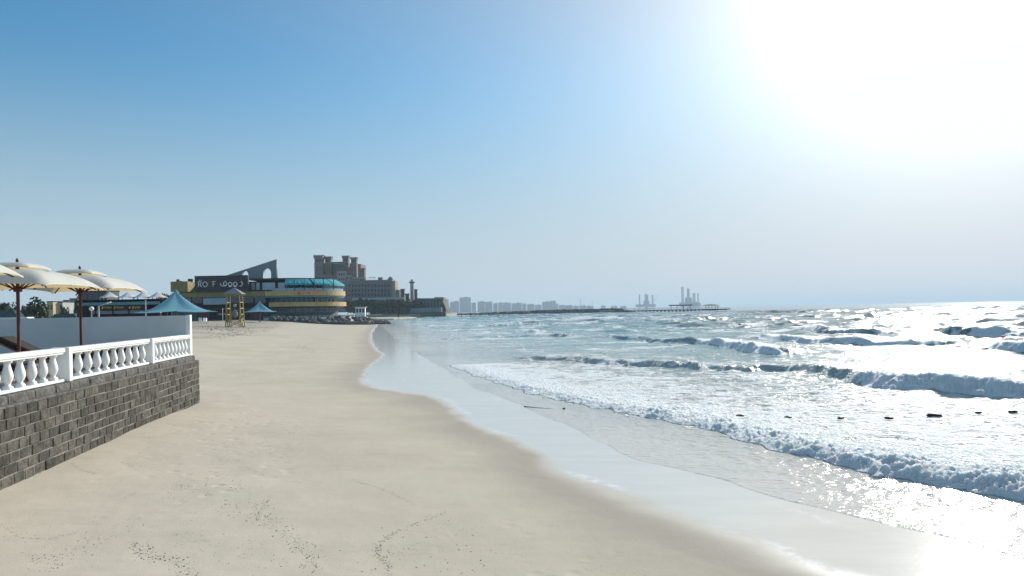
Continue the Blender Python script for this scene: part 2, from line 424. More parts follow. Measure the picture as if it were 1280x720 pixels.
def breaker(px, Hs, Fs, wf=1.0, back=3.0, trail=4.0, seed=0, lump=.20):
    """one wave line: px = its toe in the photo, Hs crest heights, Fs how broken it is along the line"""
    global Zs, foam, bump_amp
    pts = wpts(px); pr = smooth_poly(pts, 2)
    xs = [p[0] for p in pr]; ys = [p[1] for p in pr]; mg = 12 + trail * 3
    msk = (X > min(xs) - mg) & (X < max(xs) + mg) & (Y > min(ys) - 8) & (Y < max(ys) + mg * 1.6)
    x = X[msk]; y = Y[msk]
    xw = x + .35 * wf * fbm(x * .7 / wf, y * .7 / wf, seed + 1, 3); yw = y + .55 * wf * fbm(x * .8 / wf, y * .8 / wf, seed + 2, 3)
    d, arc, side = poly_dist(pr, xw, yw)
    d = np.where(side > 0, d, -d)                     # positive: seaward of the toe (line drawn left to right)
    # arc length at the traced points, to spread heights along the line
    def arcs(pp):
        a = [0.0]
        for p, q_ in zip(pp[:-1], pp[1:]): a.append(a[-1] + math.hypot(q_[0] - p[0], q_[1] - p[1]))
        return np.array(a)
    aa = arcs(pr); knots = np.linspace(0, 1, len(Hs))
    # knot positions follow the traced points
    ta = []
    for p in pts:
        j = int(np.argmin([(p[0] - a) ** 2 + (p[1] - b) ** 2 for a, b in pr])); ta.append(aa[j])
    hh = np.interp(arc, ta, Hs); ff = np.interp(arc, ta, Fs)
    L = aa[-1]; ends = ss(0, 1.5 * wf, arc + 1e-3) * ss(0, 1.5 * wf, L - arc + 1e-3)
    past = np.where((arc <= 1e-6) | (arc >= L - 1e-6), np.exp(-np.abs(d) / (wf * 1.2)), 1)
    hh = hh * (.88 + .24 * fbm(arc * .45 / wf, arc * 0, seed + 5, 2)) * ends
    p = ss(-.12 * wf, wf, d) * np.exp(-np.maximum(d - wf, 0) / back)
    Zs[msk] += hh * p
    br = np.clip(ff + .25 * fbm(arc * .5 / wf, d * .2, seed + 6, 2), 0, 1) * ends
    tr = br * ss(-.25 * wf, .12 * wf, d) * np.exp(-np.maximum(d - wf, 0) / (trail * (.55 + .9 * np.clip(fbm(x * .35 / wf, y * .35 / wf, seed + 9, 3) + .5, 0, 1.4))))
    tr = tr * (1 - .16 * ss(1.2 * wf, 4.5 * wf, d))
    foam[msk] = np.maximum(foam[msk], tr)
    lm = br * ss(-.15 * wf, .35 * wf, d) * np.exp(-np.maximum(d - 1.3 * wf, 0) / (.7 + 1.3 * wf)) * hh * lump
    bump_amp[msk] = np.maximum(bump_amp[msk], lm)

# 1: the bore washing up the beach
breaker([(560, 456), (600, 471), (650, 488), (700, 501), (760, 513), (830, 525), (880, 534), (950, 557), (1000, 571), (1050, 583), (1100, 595), (1150, 606), (1200, 614), (1280, 629), (1400, 655), (1500, 690)],
        [.04, .07, .08, .085, .095, .11, .115, .13, .145, .155, .165, .165, .175, .185, .19, .19], [.8, 1, 1, 1, .95, .95, 1, 1, 1, 1, 1, 1, 1, 1, 1, 1], wf=.62, back=1.9, trail=13, seed=100, lump=.68)
# 2: the green shoulder, broken on its right
breaker([(630, 449), (700, 451), (760, 455), (820, 459), (900, 463), (960, 463), (1000, 464), (1050, 472), (1090, 485), (1150, 488), (1200, 491), (1280, 496), (1400, 505)],
        [.12, .26, .30, .34, .34, .30, .28, .38, .50, .48, .46, .45, .45], [.5, .15, .05, .0, .0, .0, .0, .35, 1, 1, 1, 1, 1], wf=.75, back=3.0, trail=4.5, seed=200, lump=.26)
# 3
breaker([(735, 421), (780, 424), (830, 428), (860, 428), (900, 433), (940, 441), (965, 444), (1000, 441), (1030, 440)],
        [.16, .32, .38, .42, .46, .48, .46, .34, .1], [.3, .3, .1, .3, 1, 1, .9, .3, .2], wf=.8, back=3.5, trail=6.0, seed=300)
# 4
breaker([(915, 420), (960, 424), (1000, 427), (1050, 429), (1100, 430), (1160, 431), (1200, 430), (1235, 429)],
        [.15, .42, .46, .5, .5, .42, .32, .2], [.5, 1, .9, .8, .9, .7, .4, .2], wf=.85, back=3.5, trail=6.0, seed=400)
breaker([(1222, 434), (1245, 438), (1280, 440), (1340, 440)], [.2, .6, .66, .6], [.9, 1, 1, 1], wf=.85, back=3.5, trail=6.0, seed=450)
# 5
breaker([(955, 411), (1010, 413), (1040, 415), (1080, 415), (1125, 415), (1142, 415)], [.3, .55, .8, .8, .75, .3], [.6, .55, .3, .5, .3, .1], wf=1.25, back=5, trail=7, seed=500)
breaker([(1140, 415), (1165, 417), (1190, 418), (1230, 419), (1280, 419), (1350, 419)], [.35, .8, 1.0, .9, .8, .8], [.0, .0, .25, .85, .9, .9], wf=1.25, back=5, trail=7, seed=550)
# 6: far left lines
breaker([(785, 403), (820, 403), (860, 402), (895, 399), (930, 399)], [.3, .7, .8, .7, .3], [.4, .15, .2, .3, .5], wf=1.8, back=7, trail=16, seed=600)
breaker([(640, 414), (668, 417), (680, 416), (700, 414)], [.3, .45, .4, .1], [1, .9, .5, .2], wf=1.0, back=4, trail=7, seed=650)
breaker([(682, 422), (715, 421), (740, 419)], [.2, .45, .2], [.5, .4, .2], wf=1.6, back=4, trail=6, seed=660)
breaker([(590, 408), (640, 407), (690, 406), (740, 405)], [.2, .5, .5, .2], [.8, .6, .3, .8], wf=1.3, back=6, trail=14, seed=670)
breaker([(560, 425), (620, 421), (680, 421)], [.12, .2, .1], [.3, .3, .2], wf=1.2, back=3, trail=4, seed=680)
breaker([(640, 402), (700, 401), (745, 399), (790, 398)], [.3, .6, .6, .3], [.9, .7, .6, .9], wf=1.8, back=8, trail=26, seed=690)
for k in range(26):                                    # scattered short crests farther out
    u0 = rng.uniform(590, 1270); v0 = rng.uniform(392.5, 409) - .0175 * (u0 - 640); wpx = rng.uniform(25, 80)
    hgt_ = rng.uniform(.25, .55)
    breaker([(u0, v0), (u0 + wpx * .35, v0 + .25), (u0 + wpx * .7, v0), (u0 + wpx, v0 - .5)], [.1, hgt_, hgt_, .1], [.5, rng.uniform(0, 1), rng.uniform(0, .8), .2], wf=rng.uniform(1.0, 1.6), back=5, trail=rng.uniform(4, 10), seed=700 + 20 * k)

# wash between the bore and the second wave: broken water, thinning seaward
wx = X + .12 * pn(X * 2.1, Y * 2.1, 905); wy = Y + .12 * pn(X * 2.1, Y * 2.1, 906)
lumps = np.abs(pn(wx * 2.7, wy * 2.7, 901)) + .5 * np.abs(pn(wx * 5.6, wy * 5.6, 902)); lumps2 = np.abs(pn(wx * 10.5, wy * 10.5, 911)) + .5 * np.abs(pn(wx * 21, wy * 21, 912))
lumps = np.sqrt(lumps * lumps + .01)
st1 = fbm(X * .10, Y * .34, 951, 4); st2 = fbm(X * .45, Y * 1.1, 961, 4)
streak = np.clip(st1 * 1.1 + .55 * st2 + .05, 0, 1) * ss(2, 9, D) * ss(260, 60, D)
foam = np.maximum(foam, .74 * streak)
st3 = fbm(X * .22 + .8 * pn(X * .05, Y * .05, 971), Y * .55, 972, 4)
foam = np.maximum(foam, .55 * np.clip(1 - np.abs(st3) * 9, 0, 1) * ss(.5, 3, D) * ss(60, 25, D))
Zs += .035 * np.clip(1 - np.abs(fbm(X * .09, Y * .30, 981, 3)) * 3.2, 0, 1) ** 2 * ss(1, 6, D) * ss(70, 30, D)
near = ss(90, 30, RR)
Zs += bump_amp * (1.0 * (lumps - .22) + .85 * (lumps2 - .2) + .25) * near
Zs += foam * mid * near * .035 * (fbm(X * 3.1, Y * 3.1, 921, 4)) * ss(60, 20, RR)
Zs += ss(0.3, 6, D) * ss(50, 18, RR) * .028 * fbm(X * 1.3, Y * 2.2, 931, 5) 
Zs += ss(0.0, 1.5, D) * ss(40, 14, RR) * .011 * fbm(X * 4.0, Y * 6.0, 941, 3)
Zs += .004 * np.exp(-((D - .04) / .06) ** 2) * ss(17, 12, Y)
Zs = np.where(D < 0, .002 + np.maximum(D, -3) * .06, Zs + .004)
Zs = np.where(D < -60, -6, Zs)
keep = (D > -2.5)
me, q = grid_object('sea', X, Y, Zs, None, None)
kq = keep.ravel()[q].all(axis=1); q = q[kq]

m = bpy.data.materials.new('sea_water'); m.use_nodes = True; nt = m.node_tree; b = nt.nodes['Principled BSDF']
tc = nt.nodes.new('ShaderNodeTexCoord'); ob = tc.outputs['Object']
mp = nt.nodes.new('ShaderNodeMapping'); mp.inputs['Scale'].default_value = (.65, 1.25, 1); nt.links.new(ob, mp.inputs[0]); st = mp.outputs[0]
fo = attr(nt, 'foam'); off = attr(nt, 'offshore')
body = ramp(nt, off, [(0, (.60, .57, .51)), (.14, (.44, .44, .40)), (.35, (.31, .395, .38)), (.65, (.125, .265, .265)), (1, (.025, .12, .14))])
body = mixc(nt, M_(nt, 'MULTIPLY', M_(nt, 'SUBTRACT', noise(nt, st, .12, 3), .45, clamp=True), 1.2, clamp=True), body, (.10, .2, .19))
fn = M_(nt, 'ADD', M_(nt, 'MULTIPLY', noise(nt, st, 1.4, 6, .65), .6), M_(nt, 'MULTIPLY', noise(nt, st, 7.0, 4, .65), .4))
vo = N(nt, 'ShaderNodeTexVoronoi', Scale=2.6); vo.feature = 'SMOOTH_F1'
vd = nt.nodes.new('ShaderNodeVectorMath'); vd.operation = 'MULTIPLY_ADD'; nz = N(nt, 'ShaderNodeTexNoise', Scale=3.0, Detail=3.0); nt.links.new(st, nz.inputs['Vector'])
nt.links.new(nz.outputs['Color'], vd.inputs[0]); vd.inputs[1].default_value = (.5, .5, .5); nt.links.new(st, vd.inputs[2]); nt.links.new(vd.outputs[0], vo.inputs['Vector'])
fn = M_(nt, 'ADD', M_(nt, 'MULTIPLY', fn, .75), M_(nt, 'MULTIPLY', vo.outputs['Distance'], .35))
fm = M_(nt, 'ADD', M_(nt, 'MULTIPLY', fo, 1.15), M_(nt, 'MULTIPLY', M_(nt, 'SUBTRACT', fn, .52), 2.3))
mr = nt.nodes.new('ShaderNodeMapRange'); mr.interpolation_type = 'SMOOTHSTEP'; nt.links.new(fm, mr.inputs[0]); mr.inputs[1].default_value = .30; mr.inputs[2].default_value = .74
fmask = M_(nt, 'MULTIPLY', mr.outputs[0], M_(nt, 'MULTIPLY', fo, 3.0, clamp=True), clamp=True)
col = mixc(nt, fmask, body, (.72, .76, .77))
nt.links.new(col, b.inputs['Base Color'])
b.inputs['Subsurface Radius'].default_value = (.10, .13, .15); b.inputs['Subsurface Scale'].default_value = 1.0
nt.links.new(M_(nt, 'MULTIPLY', fmask, .7), b.inputs['Subsurface Weight'])
nt.links.new(M_(nt, 'ADD', M_(nt, 'MULTIPLY', fmask, .45), attr(nt, 'rough')), b.inputs['Roughness'])
b.inputs['IOR'].default_value = 1.333; nt.links.new(M_(nt, 'SUBTRACT', .5, M_(nt, 'MULTIPLY', fmask, .40)), b.inputs['Specular IOR Level'])
ch = attr(nt, 'chop')
h1 = M_(nt, 'ADD', M_(nt, 'MULTIPLY', noise(nt, st, 1.6, 3, .6), .12), M_(nt, 'MULTIPLY', noise(nt, st, 6.5, 4, .6), .05))
h1 = M_(nt, 'MULTIPLY', h1, ch)
h2 = M_(nt, 'MULTIPLY', M_(nt, 'ADD', noise(nt, ob, 9, 5, .7), M_(nt, 'MULTIPLY', fmask, .8)), M_(nt, 'MULTIPLY', fmask, .13))
bp = N(nt, 'ShaderNodeBump', Strength=1.0, Distance=1.0); nt.links.new(M_(nt, 'ADD', h1, h2), bp.inputs['Height']); nt.links.new(bp.outputs[0], b.inputs['Normal'])
SEA = m
offk = ss(0, 1, np.log1p(np.maximum(D, 0) / 4) / math.log(1 + 120 / 4))
chop = .48 + .5 * ss(.5, 6, D) + .5 * ss(10, 40, D)
chop = chop * (1 - .72 * ss(16, 70, RR))
rough = .14 - .03 * ss(1, 4, D) - .03 * ss(10, 30, D) + .02 * ss(150, 600, RR)
sea = finish_grid('sea', me, q, dict(foam=foam, offshore=offk, chop=chop, rough=rough), SEA)
tag(sea, 'blue green sea with lines of breaking waves and white foam', 'sea', kind='structure')
# ------------------------------------------------------------------ shared materials
WHITE = mat('white_paint', (.74, .75, .735), .5, .10, 3.5, .003, 30, stretch=(1, 1, .35))
GREYP = mat('grey_render', (.60, .625, .61), .8, .09, 0.7, .002, 40)
STONE = mat('dark_stone_block', (.058, .052, .043), .95, .5, 7.0, .022, 16, col2=(.125, .114, .094))
def island_var(m, lo, hi):
    nt = m.node_tree; b = nt.nodes['Principled BSDF']; src = b.inputs['Base Color'].links[0].from_socket
    g = nt.nodes.new('ShaderNodeNewGeometry'); mr = nt.nodes.new('ShaderNodeMapRange'); nt.links.new(g.outputs['Random Per Island'], mr.inputs[0])
    mr.inputs[3].default_value = lo; mr.inputs[4].default_value = hi
    vm = nt.nodes.new('ShaderNodeVectorMath'); vm.operation = 'SCALE'; nt.links.new(src, vm.inputs[0]); nt.links.new(mr.outputs[0], vm.inputs['Scale'])
    nt.links.new(vm.outputs[0], b.inputs['Base Color'])
island_var(STONE, .55, 1.25)
MORTAR = mat('pale_mortar', (.21, .195, .17), .95, .25, 6, .006, 40)
COPING = mat('rough_mossy_concrete', (.085, .085, .078), .97, .5, 7.0, .03, 14, col2=(.17, .165, .15))
WOODR = mat('red_brown_wood', (.105, .026, .014), .5, .25, 8, stretch=(1, 1, .1))
WOODO = mat('orange_teak', (.32, .13, .045), .55, .2, 8)
DARKC = mat('dark_cushion', (.022, .02, .02), .85, .2, 10)
def cloth(name, col, trans, k=.5, var=.05):
    m = mat(name, col, .85, var, 4.0, spec=.1); nt = m.node_tree; b = nt.nodes['Principled BSDF']; o = nt.nodes['Material Output']
    t = nt.nodes.new('ShaderNodeBsdfTranslucent'); t.inputs[0].default_value = (*trans, 1)
    x = nt.nodes.new('ShaderNodeMixShader'); x.inputs[0].default_value = k
    nt.links.new(b.outputs[0], x.inputs[1]); nt.links.new(t.outputs[0], x.inputs[2]); nt.links.new(x.outputs[0], o.inputs[0])
    return m
CANVAS = cloth('cream_canvas', (.70, .71, .67), (.74, .57, .27), .36)
BLUEPVC = cloth('blue_tent_fabric', (.19, .41, .51), (.16, .42, .52), .35)
WHITEPVC = cloth('white_tent_fabric', (.74, .75, .74), (.6, .6, .58), .25)

# ------------------------------------------------------------------ sea wall and terrace
W0, W1 = GT(0, 613), GT(250, 503)
wd = Vector((W1.x - W0.x, W1.y - W0.y, 0)); WL = wd.length; wd.normalize(); wn = Vector((wd.y, -wd.x, 0))   # wn points to the sea
WANG = math.atan2(wd.y, wd.x)
def WP(s, inn=0.0, z=0.0):
    """s metres along the wall from its near end in the picture, inn metres in from its face"""
    p = Vector((W0.x, W0.y, 0)) + wd * s - wn * inn; p.z = z; return p
ZB, ZT = 1.57, 1.76                       # top of the blocks, terrace level
SBACK = -6.0
wall = MB()
rows, bh, bl = 10, .185, .335
rr = random.Random(3)
for r_ in range(rows):
    z0 = ZB - (r_ + 1) * bh
    s = SBACK + (bl / 2 if r_ % 2 else 0) + rr.uniform(-.04, .04)
    while s < WL:
        L = bl + rr.uniform(-.03, .03); e = min(s + L, WL)
        if e - s > .08:
            dz = rr.uniform(-.006, .006); o_ = rr.uniform(-.008, .010)
            wall.box(WP((s + e) / 2, .10 - o_, z0 + bh / 2 + dz), (e - s - .011, .2, bh - .012), WANG, .014)
        s = e
root = wall.build('sea_wall', STONE)
tag(root, 'dark grey stone block retaining wall beside the sand below the white balustrade', 'wall')
b_ = MB(); b_.box(WP((SBACK + WL - .02) / 2, .143, (ZB - rows * bh + ZB) / 2), (WL - .02 - SBACK, .26, rows * bh - .004), WANG)
b_.build('mortar', MORTAR, root)
# end face blocks, round the corner
b_ = MB()
for r_ in range(rows):
    x = .2
    while x < 4.5:
        b_.box(WP(WL - .1 - rr.uniform(-.01, .01), x + bl / 2 + .01, ZB - (r_ + .5) * bh), (.19, bl - .016, bh - .017), WANG, .014); x += bl
b_.build('end_face', STONE, root)
cp = MB()
s = SBACK
while s < WL - .1:
    L = rr.uniform(.5, .9); e = min(s + L, WL - .06)
    cp.box(WP((s + e) / 2, .33 + rr.uniform(-.012, .012), (ZB + ZT) / 2 - .006), (e - s + .01, .42, ZT - ZB - .006), WANG, .03); s = e
cp.build('coping', COPING, root)
lip = MB(); lip.box(WP((SBACK + WL) / 2, .1, ZB + .012), (WL - SBACK, .21, .045), WANG, .012); lip.build('ledge', COPING, root)
# terrace fill
tf = MB(); pts = [WP(SBACK, .3), WP(WL - .25, .3), WP(WL - .25, 14), WP(SBACK, 14)]
tf.prism([(p.x, p.y) for p in pts], -.3, ZT - .004)
tag(tf.build('terrace', mat('terrace_paving', (.33, .29, .26), .85, .12, 3)), 'paved terrace behind the white balustrade', 'terrace', kind='structure')

def s_at(u, inn):
    """distance along the wall seen at column u, for the line inn metres in"""
    x, _ = ray(u, 420)
    q = WP(0, inn)
    return (x * q.y - q.x) / (wd.x - x * wd.y)
bal = empty('balustrade', WP(0, .33, ZT), 0, 'white balustrade with turned balusters on top of the dark sea wall', 'balustrade')
bal.rotation_euler = (0, 0, WANG); bpy.context.view_layer.update()
BI = bal.matrix_world.inverted()
def L_(p): return BI @ p
def bl_box(name, s0, s1, inn, z0, z1, wid, bev=.01):
    m_ = MB(); m_.box(L_(WP((s0 + s1) / 2, inn, (z0 + z1) / 2)), (s1 - s0, wid, z1 - z0), 0, bev); return m_.build(name, WHITE, bal)
BIN = .30
sp = [s_at(88.5, .16) - .15, s_at(191.5, .16) - .15]             # pillars
send = WL - .18
ends = [(SBACK, sp[0]), (sp[0] + .15, sp[1]), (sp[1] + .15, send)]
for s0 in sp: bl_box('pillar', s0, s0 + .15, BIN, ZT, 2.435, .34, .012)
prof = [(.082, 0), (.082, .055), (.05, .075), (.043, .105), (.06, .135), (.082, .19), (.088, .235), (.078, .30), (.056, .38), (.046, .43), (.05, .455), (.078, .475), (.078, .515)]
bmesh_ = MB().lathe(prof, n=10).mesh('baluster'); bmesh_.materials.append(WHITE)
for i, (s0, s1) in enumerate(ends):
    bl_box('base_rail', s0, s1, BIN, ZT, ZT + .055, .2)
    bl_box('top_rail', s0, s1, BIN, ZT + .57, 2.425, .24, .022)
    bl_box('rail_moulding', s0, s1, BIN, ZT + .545, ZT + .575, .19, .006)
    n_ = 10 if i else int((s1 - s0) / .36)
    a0, a1 = (s0 + .16, s1 - .26)
    for k in range(n_):
        o = bpy.data.objects.new('baluster', bmesh_); COL.objects.link(o); o.parent = bal
        o.location = L_(WP(a0 + (a1 - a0) * k / (n_ - 1), BIN, ZT + .045))
# grey side wall with its white end
pw = empty('partition_wall', WP(WL - .13, .2, ZT), 0, 'plain grey wall closing the terrace, with a white end facing the sea', 'wall')
pw.rotation_euler = (0, 0, WANG); bpy.context.view_layer.update(); PI_ = pw.matrix_world.inverted()
m_ = MB(); m_.box(PI_ @ WP(WL - .13, 7.12, (ZT + 3.04) / 2), (.18, 13.6, 3.04 - ZT), 0, .006); m_.build('wall_panel', GREYP, pw)
m_ = MB(); m_.box(PI_ @ WP(WL - .13, .255, (ZT + 3.055) / 2), (.21, .13, 3.055 - ZT), 0, .006); m_.build('end_post', WHITE, pw)

# ------------------------------------------------------------------ parasols on the terrace
def canopy(half, zc, drop, arch, n=24, p=24.0):
    m_ = MB(); vs = []; fs = []
    for j in range(n + 1):
        for i in range(n + 1):
            a, b = -1 + 2 * i / n, -1 + 2 * j / n
            mm = max(abs(a), abs(b)); dg = min(abs(a), abs(b)) / mm if mm > 0 else 0
            r_ = (abs(a) ** p + abs(b) ** p) ** (1 / p)
            k = 1 - .045 * mm * (1 - dg)                      # edges pulled in between the corners
            z = zc - drop * (.90 * r_ ** 3.2 / (2 ** (1 / p)) ** 3.2 + .10 * (mm * dg) ** 2 * mm)
            vs.append((a * half * k, b * half * k, z))
    for j in range(n):
        for i in range(n):
            q = j * (n + 1) + i; fs.append((q, q + 1, q + n + 2, q + n + 1))
    m_.add(vs, fs, True)
    # a short hanging hem
    ring = [i for i in range(n + 1)] + [(j + 1) * (n + 1) - 1 for j in range(1, n + 1)] + [n * (n + 1) + i for i in range(n - 1, -1, -1)] + [j * (n + 1) for j in range(n - 1, 0, -1)]
    hv = [vs[i] for i in ring] + [(vs[i][0] * 1.004, vs[i][1] * 1.004, vs[i][2] - .025) for i in ring]; L = len(ring)
    m_.add(hv, [(k, (k + 1) % L, L + (k + 1) % L, L + k) for k in range(L)], True)
    return m_
def make_parasol():
    t = empty('parasol', (0, 0, 0))
    MB().tube((0, 0, 0), (0, 0, 2.36), .034, n=10).build('pole', WOODR, t)
    MB().lathe([(.30, 0), (.30, .05), (.06, .09), (.05, .22)], n=16).build('base', mat('cast_base', (.06, .06, .06), .6), t)
    c = canopy(1.20, 2.35, .40, 0).build('canopy', CANVAS, t)
    canopy(.45, 2.51, .12, 0, 10).build('vent_cap', CANVAS, t)
    MB().lathe([(.05, 2.30), (.02, 2.50), (.035, 2.56), (.012, 2.61)], n=8).build('finial', WOODR, t)
    MB().lathe([(.075, 1.86), (.085, 1.90), (.085, 1.96), (.07, 1.99)], n=10).build('hub', WOODR, t)
    for k in range(8):
        a = k * math.pi / 4; L = 1.14 * (2 ** .5 if k % 2 else 1.0) * .96
        d = Vector((math.cos(a), math.sin(a), 0))
        zt = 1.935 if k % 2 else 2.0
        MB().tube((d.x * .05, d.y * .05, 2.33), (d.x * L * .55, d.y * L * .55, 2.28 if k % 2 else 2.31), .016, n=6).tube((d.x * L * .55, d.y * L * .55, 2.28 if k % 2 else 2.31), (d.x * L, d.y * L, zt), .016, n=6).build('rib', WOODR, t)
        MB().tube((d.x * .07, d.y * .07, 1.92), (d.x * L * .52, d.y * L * .52, 2.28), .015, n=6).build('strut', WOODR, t)
    return t
par = make_parasol()
def ground(u, Y, z): x, _ = ray(u, 400); return Vector((x * Y, Y, z))
for k, (u, Y, dz, a, lab) in enumerate([
        (23, 14.2, 0, 8, 'cream parasol on the nearer red brown pole, rising between two loungers behind the balustrade'),
        (101, 16.8, .02, 11, 'cream parasol farthest along the terrace, its pole in front of the grey wall'),
        (-122, 10.9, .12, 6, 'cream parasol cut off by the left edge, only one canopy corner showing')]):
    o = par if k == 0 else copy_tree(par)
    o.location = ground(u, Y, ZT + dz); o.rotation_euler = (0, 0, R(a)); tag(o, lab, 'parasol', 'cream parasols on the terrace')

# loungers
def make_lounger(up=True):
    t = empty('sun_lounger', (0, 0, 0))
    f = MB()
    for s in (-1, 1): f.box((0, s * .31, .30), (1.35, .05, .07))
    f.box((-.66, 0, .30), (.05, .6, .06)); f.build('frame', WOODO, t)
    for x in (-.58, .55):
        for s in (-1, 1): MB().box((x, s * .31, .135), (.06, .05, .27)).build('leg', WOODO, t)
    MB().box((-.03, 0, .385), (1.30, .62, .10), 0, .03).build('seat_cushion', DARKC, t)
    if not up:
        MB().box((.98, 0, .385), (.72, .62, .10), 0, .03).build('back_cushion', DARKC, t); MB().box((.98, 0, .31), (.74, .64, .04), 0, .008).build('backrest_frame', WOODO, t)
        return t
    M = Matrix.Rotation(R(-30), 4, 'Y')
    MB().box((.98, 0, .61), (.92, .62, .13), 0, .03, M).build('back_cushion', DARKC, t)
    MB().box((1.0, 0, .53), (.82, .64, .035), 0, .008, M).build('backrest_frame', WOODO, t)
    return t
lg = make_lounger()
for k, (u, Y, a, lab) in enumerate([
        (92, 14.8, 196, 'dark sun lounger whose raised backrest shows above the balustrade by the nearer parasol pole'),
        (-24, 11.5, 192, 'dark sun lounger behind the balusters at the left edge of the photo'),
        (112, 16.2, 195, 'dark sun lounger behind the balusters just past the first pillar'),
        (142, 17.6, 195, 'dark sun lounger low behind the balusters before the second pillar')]):
    o = lg if k == 0 else (make_lounger(False) if k == 1 else copy_tree(flat))
    if k == 1: flat = o
    o.location = ground(u, Y, ZT); o.rotation_euler = (0, 0, R(a)); tag(o, lab, 'sun lounger', 'dark loungers on the terrace')

# ------------------------------------------------------------------ blue tensile shades on the beach
def tensile(R_, zc, ze, n=48, m=12, waist=.70, power=1.9):
    mb = MB(); vs = []; fs = []
    for j in range(m + 1):
        t = j / m
        for i in range(n):
            th = 2 * math.pi * i / n
            c4 = abs(math.cos(2 * (th - math.pi / 4)))               # 1 at the corners
            re = R_ * (waist + (1 - waist) * c4 ** 2.2)
            rr_ = .05 + (re - .05) * t
            z = ze + (zc - ze) * (1 - t) ** power + .16 * (1 - c4) * t * t
            vs.append((rr_ * math.cos(th), rr_ * math.sin(th), z))
    for j in range(m):
        for i in range(n):
            fs.append((j * n + i, j * n + (i + 1) % n, (j + 1) * n + (i + 1) % n, (j + 1) * n + i))
    mb.add(vs, fs, True); return mb
BLUEP = mat('blue_painted_steel', (.03, .11, .2), .5)
def make_shade(R_, h, ze, posts):
    t = empty('shade_tent', (0, 0, 0))
    c = tensile(R_, h, ze).build('canopy', BLUEPVC, t)
    MB().lathe([(.16, h - .12), (.17, h + .05), (.05, h + .12)], n=10).build('peak_cap', BLUEPVC, t)
    MB().tube((0, 0, 0), (0, 0, h), .13, .11, n=10).build('pole', BLUEP, t)
    for k in range(posts):
        a = R(45 + 90 * k)
        MB().tube((R_ * .97 * math.cos(a), R_ * .97 * math.sin(a), 0), (R_ * .99 * math.cos(a), R_ * .99 * math.sin(a), ze + .03), .05, n=6).build('corner_post', BLUEP, t)
    return t
p = P(220, 390, 60); z0 = TZ(p.x, p.y)
t = make_shade(4.0, P(220, 364, 60).z - z0, P(220, 390.5, 60).z - z0, 0); t.location = (p.x, p.y, z0); t.rotation_euler = (0, 0, R(38))
tag(t, 'large blue peaked shade tent showing over the grey partition wall', 'tent', 'blue shade tents on the beach')
p = GT(325, 403); 
Yt = p.y; k_ = Yt / 800
t = make_shade(24.5 * k_, P(325, 377, Yt).z - p.z, P(325, 390, Yt).z - p.z, 0); t.location = p; t.rotation_euler = (0, 0, R(30))
tag(t, 'smaller blue peaked shade tent on a single post in front of the round restaurant', 'tent', 'blue shade tents on the beach')

# ------------------------------------------------------------------ yellow lookout tower, signs
YEL = mat('yellow_painted_timber', (.34, .265, .07), .6, .25, 2.5, col2=(.43, .34, .10))
SLATE = mat('grey_roof_sheet', (.20, .20, .23), .4, .1, 3)
p = GT(294, 409); k_ = p.y / 800; H_ = (409 - 367) * k_
tw = empty('lookout_tower', p, R(8), 'slim yellow timber lookout tower with a small pointed grey roof on the sand', 'tower')
wx_ = 8.2 * k_
for sx in (-1, 1):
    for sy in (-1, 1):
        MB().tube((sx * wx_ * 1.12, sy * wx_ * .9, 0), (sx * wx_ * .88, sy * wx_ * .8, H_), .10, .09, n=6).build('leg', YEL, tw)
        MB().tube((sx * wx_ * .82, sy * wx_ * .9, 0), (sx * wx_ * .95, sy * wx_ * .85, H_ * .97), .06, n=6).build('leg_stay', YEL, tw)
for z in (.16, .38, .56, .74):
    for sx in (-1, 1): MB().box((sx * wx_ * .98, 0, z * H_), (.10, wx_ * 1.7, .13)).build('side_rail', YEL, tw)
for sy in (-1, 1):
    MB().box((0, sy * wx_ * .87, H_ * .985), (wx_ * 2.1, .12, .3)).build('head_beam', YEL, tw)
    MB().tube((-wx_, sy * wx_ * .87, .05), (wx_, sy * wx_ * .87, H_ * .2), .05, n=6).tube((wx_, sy * wx_ * .87 + .06, .05), (-wx_, sy * wx_ * .87 + .06, H_ * .2), .05, n=6).build('cross_brace', YEL, tw)
MB().box((0, 0, H_ * .215), (wx_ * 2, wx_ * 1.6, .1)).build('floor', YEL, tw)
MB().tube((0, 0, H_ * .5), (0, 0, H_), .025, n=5).lathe([(.1, H_ * .28), (.42, H_ * .33), (.46, H_ * .42), (.3, H_ * .5), (.06, H_ * .53)], n=12).build('hanging_bag', mat('grey_blue_canvas', (.18, .22, .25), .8), tw)
MB().lathe([(.05, H_ * .60), (.3, H_ * .61), (.26, H_ * .68), (.05, H_ * .7)], n=10).build('ring', mat('pale_canvas', (.4, .38, .34), .8), tw)
rh = (367.5 - 360) * k_
rf = MB(); q = wx_ * 1.28; rf.add([(-q, -q, 0), (q, -q, 0), (q, q, 0), (-q, q, 0), (0, 0, rh), (-q, -q, -.1), (q, -q, -.1), (q, q, -.1), (-q, q, -.1)], [(0, 1, 4), (1, 2, 4), (2, 3, 4), (3, 0, 4), (5, 6, 1, 0), (6, 7, 2, 1), (7, 8, 3, 2), (8, 5, 0, 3), (8, 7, 6, 5)])
o = rf.build('roof', SLATE, tw); o.location = (0, 0, H_)
p = GT(303.5, 408); k_ = p.y / 800
MB().tube((0, 0, 0), (0, 0, 10 * k_), .14, .13, n=8).lathe([(.16, 10 * k_ - .1), (.17, 10 * k_ + .03), (.03, 10 * k_ + .09)], n=8).build('white_post', WHITE, None, p)
tag(bpy.context.scene.objects['white_post'], 'short white post standing at the right foot of the yellow tower', 'post')
p = GT(278.5, 402); k_ = p.y / 800
cr = empty('signpost', p, 0, 'thin white post with a pink crossbar left of the yellow tower', 'signpost')
